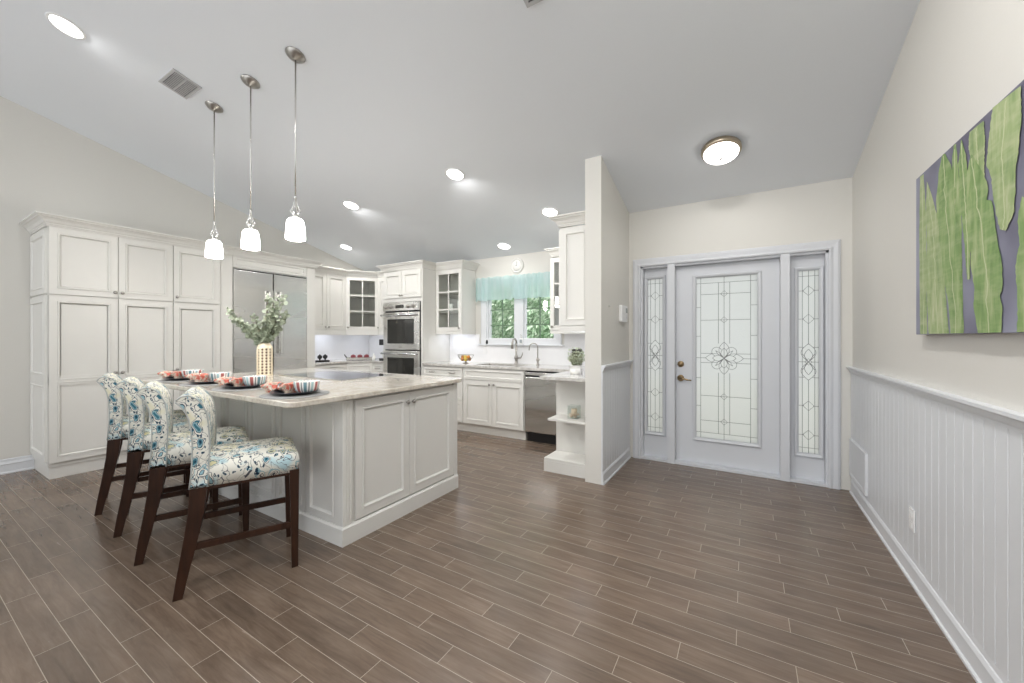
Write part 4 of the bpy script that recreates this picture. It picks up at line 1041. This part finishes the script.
for a in (-.17, .17):
    for c in (-.09, .09): b.box(a - .01, a + .01, c - .01, c + .01, 0.0004, .007)
b.build('body', M['nickel'], r)
for s_ in (-1, 1): MB().at(Tt).tube([(s_ * .20, -.05, .04), (s_ * .225, -.045, .075), (s_ * .235, 0, .095), (s_ * .225, .045, .075), (s_ * .20, .05, .04)], .007, 8).build('handle', M['black'], r)
labs = ['dark red round fruit on the tray, nearest the refrigerator', 'dark red round fruit in the middle of the silver tray', 'dark red round fruit on the tray, nearest the ovens']
for i, s_ in enumerate((-.10, .005, .11)):
    p = Tt @ Vector((s_, .01, .0145)); rr_ = .043
    o = MB().lathe([(0, .006), (.018, 0), (.036, .012), (.043, .038), (.038, .062), (.020, .076), (.006, .070), (0, .066)], c=tuple(p), seg=18).build('fruit', M['apple'], org=tuple(p)); tag(o, labs[i], 'fruit', 'dark red fruits on the tray')
    MB().tube([(p.x, p.y, p.z + .067), (p.x + .003, p.y, p.z + .088)], .0025, 5).build('stem', M['stem'], o)
r = thing('coffee_maker', (-5.24, 4.62, ZC), 'black coffee maker with pale carafe on the counter beside ovens', 'coffee maker')
b = MB(); b.box(-5.33, -5.15, 4.52, 4.76, ZC + .0005, ZC + .03, .006); b.box(-5.33, -5.15, 4.66, 4.76, ZC + .03, ZC + .35, .006); b.box(-5.33, -5.15, 4.52, 4.66, ZC + .25, ZC + .35, .01); b.build('body', M['black'], r)
MB().lathe([(0, .031), (.045, .031), (.055, .06), (.052, .13), (.035, .17), (.038, .19), (0, .19)], c=(-5.24, 4.585, ZC), seg=18).build('carafe', M['ceramic'], r)
r = thing('cruet', (-5.36, 4.44, ZC), 'small white cruet on the corner countertop beside the coffee maker', 'jar')
MB().lathe([(0, .0005), (.025, .0005), (.03, .03), (.022, .07), (.010, .085), (.012, .11), (0, .112)], c=(-5.36, 4.44, ZC), seg=16).build('body', M['ceramic'], r)
MB().tube([(-5.335, 4.44, ZC + .03), (-5.31, 4.43, ZC + .05), (-5.325, 4.435, ZC + .08), (-5.345, 4.44, ZC + .085)], .004, 6).build('handle', M['ceramic'], r)

# fruit bowl
bx, by = -3.55, 4.60
r = thing('fruit_bowl', (bx, by, ZC), 'footed dark wire bowl holding fruit on the counter below glass cabinet', 'bowl')
b = MB()
for k in range(20):
    a = 2 * PI * k / 20; b.tube([(bx + q * math.cos(a), by + q * math.sin(a), ZC + z) for q, z in ((.02, .035), (.06, .045), (.095, .075), (.12, .125))], .002, 5)
for q, z in ((.12, .125), (.09, .068)): b.tube([(bx + q * math.cos(2 * PI * k / 24), by + q * math.sin(2 * PI * k / 24), ZC + z) for k in range(24)], .003, 5, closed=True)
b.build('basket', M['knob'], r)
MB().lathe([(0, .0005), (.045, .0005), (.045, .005), (.012, .015), (.012, .03), (.022, .036), (0, .036)], c=(bx, by, ZC), seg=18).build('foot', M['knob'], r)
fr = [(-.045, -.02, .06, 'orange'), (.03, -.04, .06, 'lemon'), (.045, .03, .062, 'orange'), (-.025, .045, .062, 'lemon'), (0, -.005, .095, 'lemon'), (-.06, .01, .092, 'amber2'), (.06, -.01, .092, 'orange')]
M['amber2'] = mat('amber_fruit_skin', (.45, .20, .04), .4)
fl = ['orange fruit low in the wire bowl, toward the ovens', 'yellow fruit low at the front of the wire bowl', 'orange fruit low in the wire bowl, toward the window', 'yellow fruit at the back of the wire bowl', 'yellow fruit on top at the centre of the wire bowl', 'brownish fruit on top of the wire bowl, toward the ovens', 'orange fruit on top of the wire bowl, toward the window']
for (dx, dy, z, c), lb in zip(fr, fl):
    o = MB().lathe([(.028 * math.sin(PI * t / 10), -.028 * math.cos(PI * t / 10)) for t in range(11)], c=(bx + dx, by + dy, ZC + z), seg=16).build('fruit', M[c], org=(bx + dx, by + dy, ZC + z)); tag(o, lb, 'fruit', 'fruit in the wire bowl')

# potted plant on the peninsula
qx, qy = -1.525, 3.85
r = thing('potted_plant', (qx, qy, ZC), 'pale leafy herb in a cream pot on the shelf-unit counter', 'plant')
MB().lathe([(0, .0005), (.055, .0005), (.060, .01), (.064, .045), (.060, .050), (.064, .058), (.070, .088), (.074, .092), (.068, .092), (.060, .075), (0, .075)], c=(qx, qy, ZC), seg=24).build('pot', M['ceramic'], r)
b = MB(); rr = random.Random(21)
st = MB()
for k in range(46):
    a = rr.uniform(0, 2 * PI); h_ = rr.uniform(.08, .21); sp = rr.uniform(.03, .11); p0 = Vector((qx + .03 * math.cos(a), qy + .03 * math.sin(a), ZC + .07)); p1 = Vector((qx + sp * math.cos(a), qy + sp * math.sin(a), ZC + .07 + h_))
    P = [p0.lerp(p1, t / 5) + Vector((0, 0, .01 * math.sin(t))) for t in range(6)]; st.tube(P, .0015, 4)
    for i in range(1, 6):
        for q in range(4): d_ = Vector((rr.gauss(0, 1), rr.gauss(0, 1), rr.gauss(0, .6))).normalized(); leaf(b, P[i] + d_ * .003, Vector((rr.gauss(0, 1), rr.gauss(0, 1), rr.gauss(0, 1))), d_, rr.uniform(.005, .010))
st.build('stems', M['stem'], r); b.build('foliage', M['leaf2'], r)
r = thing('black_box', (-1.70, 4.2, ZC), 'small black box behind the potted plant on the counter', 'box')
MB().box(-1.70, -1.61, 4.16, 4.26, ZC + .0005, ZC + .25, .006).build('body', M['black'], r); 
MB().box(-1.69, -1.62, 4.156, 4.16, ZC + .17, ZC + .23).build('screen', M['ovenglass'], r)
# jar with shells on the open shelf
jx, jy, jz = -1.445, 3.60, .5205
r = thing('candle_jar', (jx, jy, jz), 'square glass jar of shells and a peach candle on the shelf', 'jar')
b = MB(); 
for a in ((-.05, .05, -.05, -.047), (-.05, .05, .047, .05), (-.05, -.047, -.047, .047), (.047, .05, -.047, .047)): b.box(jx + a[0], jx + a[1], jy + a[2], jy + a[3], jz, jz + .125)
b.box(jx - .047, jx + .047, jy - .047, jy + .047, jz, jz + .004); b.build('glass', M['glass'], r)
rr = random.Random(4); b = MB()
for k in range(36):
    c = (jx + rr.uniform(-.035, .035), jy + rr.uniform(-.035, .035), jz + .013 + rr.uniform(0, .03)); q = rr.uniform(.006, .011)
    b.lathe([(q * math.sin(PI * t / 5), -q * .7 * math.cos(PI * t / 5)) for t in range(6)], c=c, seg=7, sx=1.2)
b.build('shells', M['shell'], r)
MB().lathe([(0, .03), (.028, .03), (.028, .09), (0, .088)], c=(jx, jy, jz), seg=20).build('candle', M['candle'], r)
# window sill things
r = thing('soap_bottle', (-2.80, YW - .03, 1.2125), 'small clear soap bottle on the window sill behind the faucet', 'bottle')
MB().box(-2.825, -2.765, YW - .040, YW - .012, 1.2125, 1.30, .006).build('body', M['white'], r)
MB().tube([(-2.795, YW - .026, 1.30), (-2.795, YW - .026, 1.345), (-2.80, YW - .05, 1.348)], .005, 6).build('pump', M['nickel'], r)
MB().box(-2.815, -2.775, YW - .0415, YW - .0402, 1.23, 1.28).build('sticker', mat('bottle_print', (.35, .40, .42), .5), r)
b = MB().lathe([(0, 0), (.016, 0), (.018, .02), (.012, .05), (.009, .06), (0, .062)], c=(-3.40, YW - .026, 1.2125), seg=14); tag(b.build('figurine', M['black'], org=(-3.40, YW - .026, 1.2125)), 'tiny black figurine on the window sill end toward the ovens', 'ornament')
# clock above the valance
cx_, cz_ = -2.88, 2.365
r = thing('wall_clock', (cx_, YW - .003, cz_), 'round white wall clock above the aqua valance', 'clock')
T = basis((cx_, YW - .001, cz_), (1, 0), (0, -1))
b = MB().at(T).lathe([(.105, 0), (.112, .004), (.110, .014), (.095, .020), (.085, .014), (.082, .006), (0, .006)], axis='y', seg=40)
b.build('rim', mat('clock_rim', (.70, .69, .66), .35), r)
MB().at(T).lathe([(0, .0065), (.080, .0065), (.080, .008), (0, .008)], axis='y', seg=40).build('dial', M['ceramic'], r)
b = MB().at(T); b.box(-.003, .003, .009, .011, -.005, .060)
b.box(-.025, .004, .009, .011, -.004, .002)
b.build('hands', mat('clock_hands', (.25, .25, .25), .5), r)
b = MB().at(T)
for k in range(12):
    a = 2 * PI * k / 12; b.box(.068 * math.cos(a) - .0025, .068 * math.cos(a) + .0025, .008, .0095, .068 * math.sin(a) - .0025, .068 * math.sin(a) + .0025)
b.build('hour_marks', mat('clock_marks', (.45, .45, .45), .5), r)
# outlets
def outlet(T, label, w_=.072, h_=.115, name='wall_outlet', cat='outlet', slots=True):
    o_ = T @ Vector((0, 0, 0)); r = thing(name, tuple(o_), label, cat)
    MB().at(T).box(-w_ / 2, w_ / 2, 0.0005, .007, -h_ / 2, h_ / 2, .002).build('cover_plate', M['white'], r)
    b = MB().at(T)
    for z in (-.028, .028): b.box(-.017, .017, .007, .009, z - .014, z + .014, .002)
    s_ = b.build('sockets', M['white'], r)
    return r
outlet(basis((-3.45, YW - .008, 1.12), (1, 0), (0, -1)), 'white outlet plate on the backsplash beside the fruit bowl')
outlet(basis((XR - .013, 2.90, .335), (0, -1), (-1, 0)), 'white outlet plate low on the white beadboard wall')
outlet(basis((XL + .008, 3.66, 1.12), (0, 1), (1, 0)), 'white outlet plate on the backsplash beside the refrigerator')
# access panel by the door
r = thing('access_panel', (XR - .03, 4.04, .27), 'shallow white box cover low on the wall beside the entry door', 'panel')
T = basis((XR - .012, 4.32, 0), (0, -1), (-1, 0))
b = MB().at(T); b.rings(0, .51, .142, .455, [(0, 0), (0, .014), (.004, .017), (.03, .017), (.034, .014), (.04, .014)]); b.build('cover', M['trim'], r)
# thermostat, hook
T = basis((XP1, 4.09, 1.555), (0, 1), (1, 0))
r = thing('thermostat', (XP1 + .01, 4.09, 1.555), 'white thermostat with small screen on the partition near the door', 'thermostat')
b = MB().at(T); b.box(-.14, .075, .0005, .034, -.085, .085, .008); b.build('body', M['white'], r)
MB().at(T).box(.0, .06, .034, .037, .01, .06, .001).build('screen', mat('lcd', (.28, .31, .30), .3), r)
MB().at(T).box(.005, .055, .034, .037, -.05, -.01, .001).build('keypad', M['trim'], r)
b = MB().at(basis((XP1, 3.62, 1.606), (0, 1), (1, 0))); b.lathe([(0, .0005), (.008, .0005), (.008, .003), (.003, .004), (.003, .012), (.006, .014), (0, .016)], axis='y', seg=12); tag(b.build('wall_hook', M['nickel'], org=(XP1, 3.62, 1.606)), 'tiny metal hook on the partition, toward its free end', 'hook')

# ------------------------------------------------------------------ canvas of leaves
YA0, YA1, ZA0, ZA1 = 1.25, 2.765, 1.325, 2.115
r = thing('leaf_canvas', (XR - .02, (YA0 + YA1) / 2, ZA0), 'large canvas print of pale green fern leaves above the beadboard', 'picture')
TA = basis((XR - .001, YA1, 0), (0, -1), (-1, 0))    # local x from far edge towards the camera
MB().at(TA).box(0, YA1 - YA0, 0, .036, ZA0, ZA1, .002).build('canvas', M['canvas'], r)
LV = [('artleafb', [(0.055, 2.109), (0.044, 1.819), (0.05, 1.555), (0.055, 1.325)], [(0.1, 2.106), (0.133, 1.883), (0.138, 1.587), (0.143, 1.324)]),
('artleaf', [(0.42, 2.11), (0.403, 1.997), (0.378, 1.819), (0.395, 1.592), (0.411, 1.323)], [(0.443, 2.109), (0.467, 1.974), (0.489, 1.825), (0.497, 1.594), (0.511, 1.322)]),
('artleafb', [(0.143, 2.057), (0.133, 1.925), (0.143, 1.755), (0.133, 1.588), (0.164, 1.324)], [(0.148, 2.051), (0.205, 1.966), (0.244, 1.884), (0.291, 1.826), (0.277, 1.802), (0.318, 1.729), (0.304, 1.691), (0.344, 1.666), (0.336, 1.562), (0.362, 1.427), (0.378, 1.323)]),
('artleaf', [(0.322, 2.122), (0.282, 2.06), (0.249, 1.933), (0.282, 1.766), (0.318, 1.603), (0.378, 1.445), (0.395, 1.323)], [(0.331, 2.123), (0.395, 2.046), (0.428, 1.979), (0.411, 1.961), (0.455, 1.907), (0.432, 1.881), (0.443, 1.82), (0.474, 1.762), (0.467, 1.671), (0.497, 1.594), (0.478, 1.509), (0.504, 1.418), (0.489, 1.322)]),
('artleaf', [(0.489, 2.102), (0.467, 2.01), (0.489, 1.843), (0.519, 1.678), (0.54, 1.536)], [(0.497, 2.102), (0.533, 2.028), (0.561, 1.873), (0.571, 1.701), (0.561, 1.534)]),
('artleafb', [(0.561, 2.102), (0.554, 2.045), (0.595, 1.928), (0.614, 1.856)], [(0.665, 2.098), (0.677, 2.026), (0.671, 1.933), (0.677, 1.836)]),
('artleaf', [(0.575, 2.01), (0.554, 1.977), (0.54, 1.879), (0.551, 1.757), (0.568, 1.702), (0.575, 1.582), (0.601, 1.495), (0.595, 1.43), (0.627, 1.321)], [(0.581, 2.01), (0.634, 1.947), (0.677, 1.886), (0.703, 1.843), (0.686, 1.804), (0.724, 1.793), (0.738, 1.725), (0.762, 1.628), (0.789, 1.549), (0.789, 1.475), (0.77, 1.455), (0.789, 1.416), (0.784, 1.32)]),
('artleafb', [(0.729, 2.113), (0.703, 2.014), (0.689, 1.926), (0.718, 1.881), (0.735, 1.787), (0.773, 1.678)], [(0.891, 2.1), (0.896, 2.013), (0.882, 1.909), (0.868, 1.858), (0.863, 1.776), (0.854, 1.708), (0.81, 1.665)]),
('artleaf', [(0.9, 1.751), (0.877, 1.688), (0.887, 1.603), (0.863, 1.537), (0.877, 1.438), (0.873, 1.32)], [(0.94, 1.725), (1.0, 1.605), (1.029, 1.511), (1.02, 1.425), (1.029, 1.319)]),

('artleafb', [(1.05, 2.11), (1.0, 1.9), (.98, 1.7), (1.0, 1.5), (1.03, 1.325)], [(1.15, 2.11), (1.22, 1.9), (1.18, 1.7), (1.24, 1.5), (1.22, 1.325)]),
('artleaf', [(1.32, 2.11), (1.27, 1.9), (1.24, 1.7), (1.28, 1.5), (1.30, 1.325)], [(1.48, 2.11), (1.50, 1.9), (1.46, 1.7), (1.49, 1.5), (1.47, 1.325)])]
def interp(pl, t):
    d = [0]
    for a, c in zip(pl, pl[1:]): d.append(d[-1] + math.dist(a, c))
    s_ = t * d[-1]
    for k in range(len(pl) - 1):
        if s_ <= d[k + 1] or k == len(pl) - 2:
            f = (s_ - d[k]) / (d[k + 1] - d[k]); return (pl[k][0] + (pl[k + 1][0] - pl[k][0]) * f, pl[k][1] + (pl[k + 1][1] - pl[k][1]) * f)
for i, (m_, lp, rp) in enumerate(LV):
    q = random.Random(i + 1); b = MB().at(TA); dep = .0364 + .0004 * i; n = 40; A = [interp(lp, t / n) for t in range(n + 1)]; B = [interp(rp, t / n) for t in range(n + 1)]
    cl = lambda p, j: (min(max(p[0] + j, .003), YA1 - YA0 - .003), min(max(p[1], ZA0 + .002), ZA1 - .002))
    A = [cl(p, q.uniform(-.003, .003)) for p in A]; B = [cl(p, q.uniform(-.003, .003)) for p in B]
    Av = [b.v((p[0], dep, p[1])) for p in A]; Bv = [b.v((p[0], dep, p[1])) for p in B]
    for t in range(n): b.f([Av[t], Bv[t], Bv[t + 1], Av[t + 1]])
    bl = b.build('printed_leaf', M[m_], r)
    rb = MB().at(TA)
    for t in range(1, n):
        c0, c1 = [((A[k][0] * .5 + B[k][0] * .5), (A[k][1] + B[k][1]) / 2) for k in (t, t + 1)]
        rb.f([rb.v((c0[0] - .0035, dep + .0002, c0[1])), rb.v((c0[0] + .0035, dep + .0002, c0[1])), rb.v((c1[0] + .0035, dep + .0002, c1[1])), rb.v((c1[0] - .0035, dep + .0002, c1[1]))])
    rb.build('midrib', M['artrib'], bl)

# ------------------------------------------------------------------ ceiling fixtures
SL = math.atan(.257)
def ceilT(x, y, down=0):   # local +z points down out of the sloped ceiling
    n = Vector((0, -.257, -1)).normalized(); u = Vector((1, 0, 0)); v_ = n.cross(u)
    p = Vector((x, y, zc(y))) + n * down
    return Matrix(((u.x, v_.x, n.x, p.x), (u.y, v_.y, n.y, p.y), (u.z, v_.z, n.z, p.z), (0, 0, 0, 1)))
RL = [(-4.288, .783, 'round recessed ceiling light nearest the pantry and above the chairs'), (-2.568, 3.149, 'recessed ceiling light over the kitchen aisle, midway from pendants to entry'), (-4.275, 3.189, 'recessed ceiling light above the far side of the island'),
      (-5.521, 4.026, 'recessed ceiling light over the refrigerator corner cabinets'), (-2.927, 4.672, 'recessed ceiling light in front of the kitchen window clock'), (-1.933, 4.079, 'recessed ceiling light beside the partition wall cabinet'),
      (-.25, 1.35, 'added recessed fill light over the entry side, out of view'), (-1.7, 1.15, 'added recessed fill light over the open floor before the island, out of view'), (-.3, -.9, 'added unseen fill light behind the viewer, by the beadboard wall'), (-2.6, -.7, 'added unseen fill light behind the viewer, mid room'), (-4.8, -.9, 'added unseen fill light behind the viewer, by the blank wall')]  # last five: unseen fixtures added only to brighten the room
for k, (x, y, lb) in enumerate(RL):
    r = thing('recessed_light', (x, y, zc(y)), lb, 'ceiling light', 'recessed ceiling lights'); T = ceilT(x, y)
    MB().at(T).lathe([(.083, .001), (.102, .001), (.104, .003), (.100, .006), (.086, .008), (.083, .004), (.083, .001)], seg=32, closed=True).build('trim_ring', M['white'], r)
    MB().at(T).lathe([(0, .002), (.082, .002), (.082, .0075), (0, .0075)], seg=32).build('lens', M['lensglow'], r)
    lamp('AREA', 'downlight', tuple(T @ Vector((0, 0, .015))), (7, 18, 18, 5, .6, 4, 32, 5, 28, 10, 2)[k], .16, (1, .98, .95), (SL, 0, 0) if False else (-SL * -1, 0, 0), spread=2.7)  # visible downlights first, then the added fill lamps out of view
# pendants
def make_pendant():
    r = thing('pendant_light', (0, 0, 0), 'x', 'pendant light', 'pendant lights over the island'); return r
ZPB = 1.93
PD = [(-4.09, 1.637, 211.5, 'pendant light with white glass shade, closest to the pantry'), (-3.44, 1.629, 249.5, 'middle pendant light with white glass shade over the island'), (-2.828, 1.641, 294.5, 'pendant light with white shade above the island end with doors')]
# shade bottoms: all the same height over the island
for k, (x, y, u_, lb) in enumerate(PD):
    zt = zc(y); r = thing('pendant_light', (x, y, zt), lb, 'pendant light', 'pendant lights over the island')
    zb = [2.030, 2.030, 2.030][k]
    MB().at(ceilT(x, y)).lathe([(0, 0), (.066, 0), (.068, .006), (.058, .012), (.054, .020), (.030, .026), (.018, .040), (0, .042)], seg=28).build('canopy', M['knob'], r)
    MB().tube([(x, y, zt - .03), (x, y, zb + .30)], .0055, 8).build('rod', M['nickel'], r)
    h = MB().lathe([(0, .32), (.009, .32), (.011, .30), (.006, .292), (.006, .18), (.014, .176), (.018, .168), (.020, .152), (0, .152)], c=(x, y, zb), seg=14)
    for q in range(4):
        a = PI / 2 * q + .5; ca, sa = math.cos(a), math.sin(a)
        h.tube([(x + ca * o_, y + sa * o_, zb + z_) for o_, z_ in ((.007, .30), (.012, .27), (.017, .24), (.030, .216), (.037, .205), (.024, .192), (.012, .178))], [.003, .0035, .004, .005, .005, .004, .003], 6)
    h.build('holder', M['nickel'], r)
    MB().lathe([(.020, .150), (.044, .146), (.055, .130), (.060, .10), (.064, .05), (.067, .004), (.062, -.004), (.058, .0), (.056, .10), (.048, .13), (.020, .143)], c=(x, y, zb), seg=32, closed=True).build('shade', M['shade'], r)
    MB().lathe([(0, .02), (.02, .03), (.028, .055), (.022, .085), (.012, .10), (.012, .14), (0, .14)], c=(x, y, zb), seg=16).build('bulb', M['lensglow'], r)
    lamp('POINT', 'pendant_bulb', (x, y, zb - .04), 6, .05, (1, .95, .88))
# flush mount
T = ceilT(-.176, 3.636); r = thing('flush_ceiling_light', (-.176, 3.636, zc(3.636)), 'round flush ceiling light with frosted dome near the entry door', 'ceiling light')
MB().at(T).lathe([(0, 0), (.142, 0), (.147, .010), (.149, .028), (.145, .042), (.132, .048), (0, .048)], seg=48).build('base', mat('brushed_bronze', (.50, .42, .32), .28, 1), r)
MB().at(T).lathe([(.131, .046), (.128, .060), (.112, .076), (.078, .088), (.04, .095), (0, .097)], seg=48).build('dome', M['bowlglow'], r)
MB().at(T).lathe([(0, .095), (.012, .097), (.012, .104), (.007, .111), (0, .113)], seg=16).build('finial', M['nickel'], r)
lamp('SPOT', 'flush_bulb', tuple(T @ Vector((0, 0, .13))), 9, .10, (1, .97, .93), (SL, 0, 0), spread=2.75)
# vents
def vent(x, y, w_, h_, lb, nsl):
    r = thing('ceiling_vent', (x, y, zc(y)), lb, 'vent'); T = ceilT(x, y); b = MB().at(T)
    for a in ((-w_, w_, -h_, -h_ + .02), (-w_, w_, h_ - .02, h_), (-w_, -w_ + .02, -h_ + .02, h_ - .02), (w_ - .02, w_, -h_ + .02, h_ - .02)): b.box(*a, 0.0005, .010)
    b.box(-w_ + .02, w_ - .02, -.004, .004, .0005, .009)
    b.build('frame', M['grille'], r)
    s_ = MB().at(T)
    for k in range(nsl):
        yy = -h_ + .024 + (2 * h_ - .048) * (k + .5) / nsl
        s_.box(-w_ + .02, w_ - .02, yy - .003, yy + .003, .001, .008)
    s_.build('slats', M['grille'], r)
    MB().at(T).box(-w_ + .019, w_ - .019, -h_ + .019, h_ - .019, .0004, .0010).build('backing', mat('vent_dark', (.18, .18, .18), .7), r)
vent(-4.085, 1.39, .15, .10, 'rectangular slatted ceiling vent above the island pendants', 14)
vent(-1.03, 1.93, .085, .115, 'small square ceiling grille above the open floor', 8)

# ------------------------------------------------------------------ under-cabinet light strips
def strip(x0, x1, y0, y1, z, lb):
    o = MB().box(x0, x1, y0, y1, z - .012, z).build('light_strip', M['uclight'], org=((x0 + x1) / 2, (y0 + y1) / 2, z - .012)); tag(o, lb, 'light strip', 'under-cabinet light strips')
    lamp('AREA', 'strip_light', ((x0 + x1) / 2, (y0 + y1) / 2, z - .016), 1.3 * max(x1 - x0, y1 - y0), x1 - x0, (.80, .86, 1), (0, 0, 0), size_y=y1 - y0)
strip(-5.95, -5.91, 3.55, 4.15, ZU - .0005, 'light strip under the double-door wall cabinet')
strip(-5.46, -5.05, 4.75, 4.79, ZU - .0005, 'light strip under the slim wall cabinet beside the ovens')
strip(-5.95, -5.68, 4.62, 4.66, ZU - .0005, 'light strip under the glass corner cabinet')
strip(-4.08, -3.70, 4.78, 4.82, 1.4045, 'light strip under the glass cabinet beside the ovens')
strip(-1.45, -1.41, 3.70, 4.45, 1.4215, 'light strip under the partition wall cabinet')
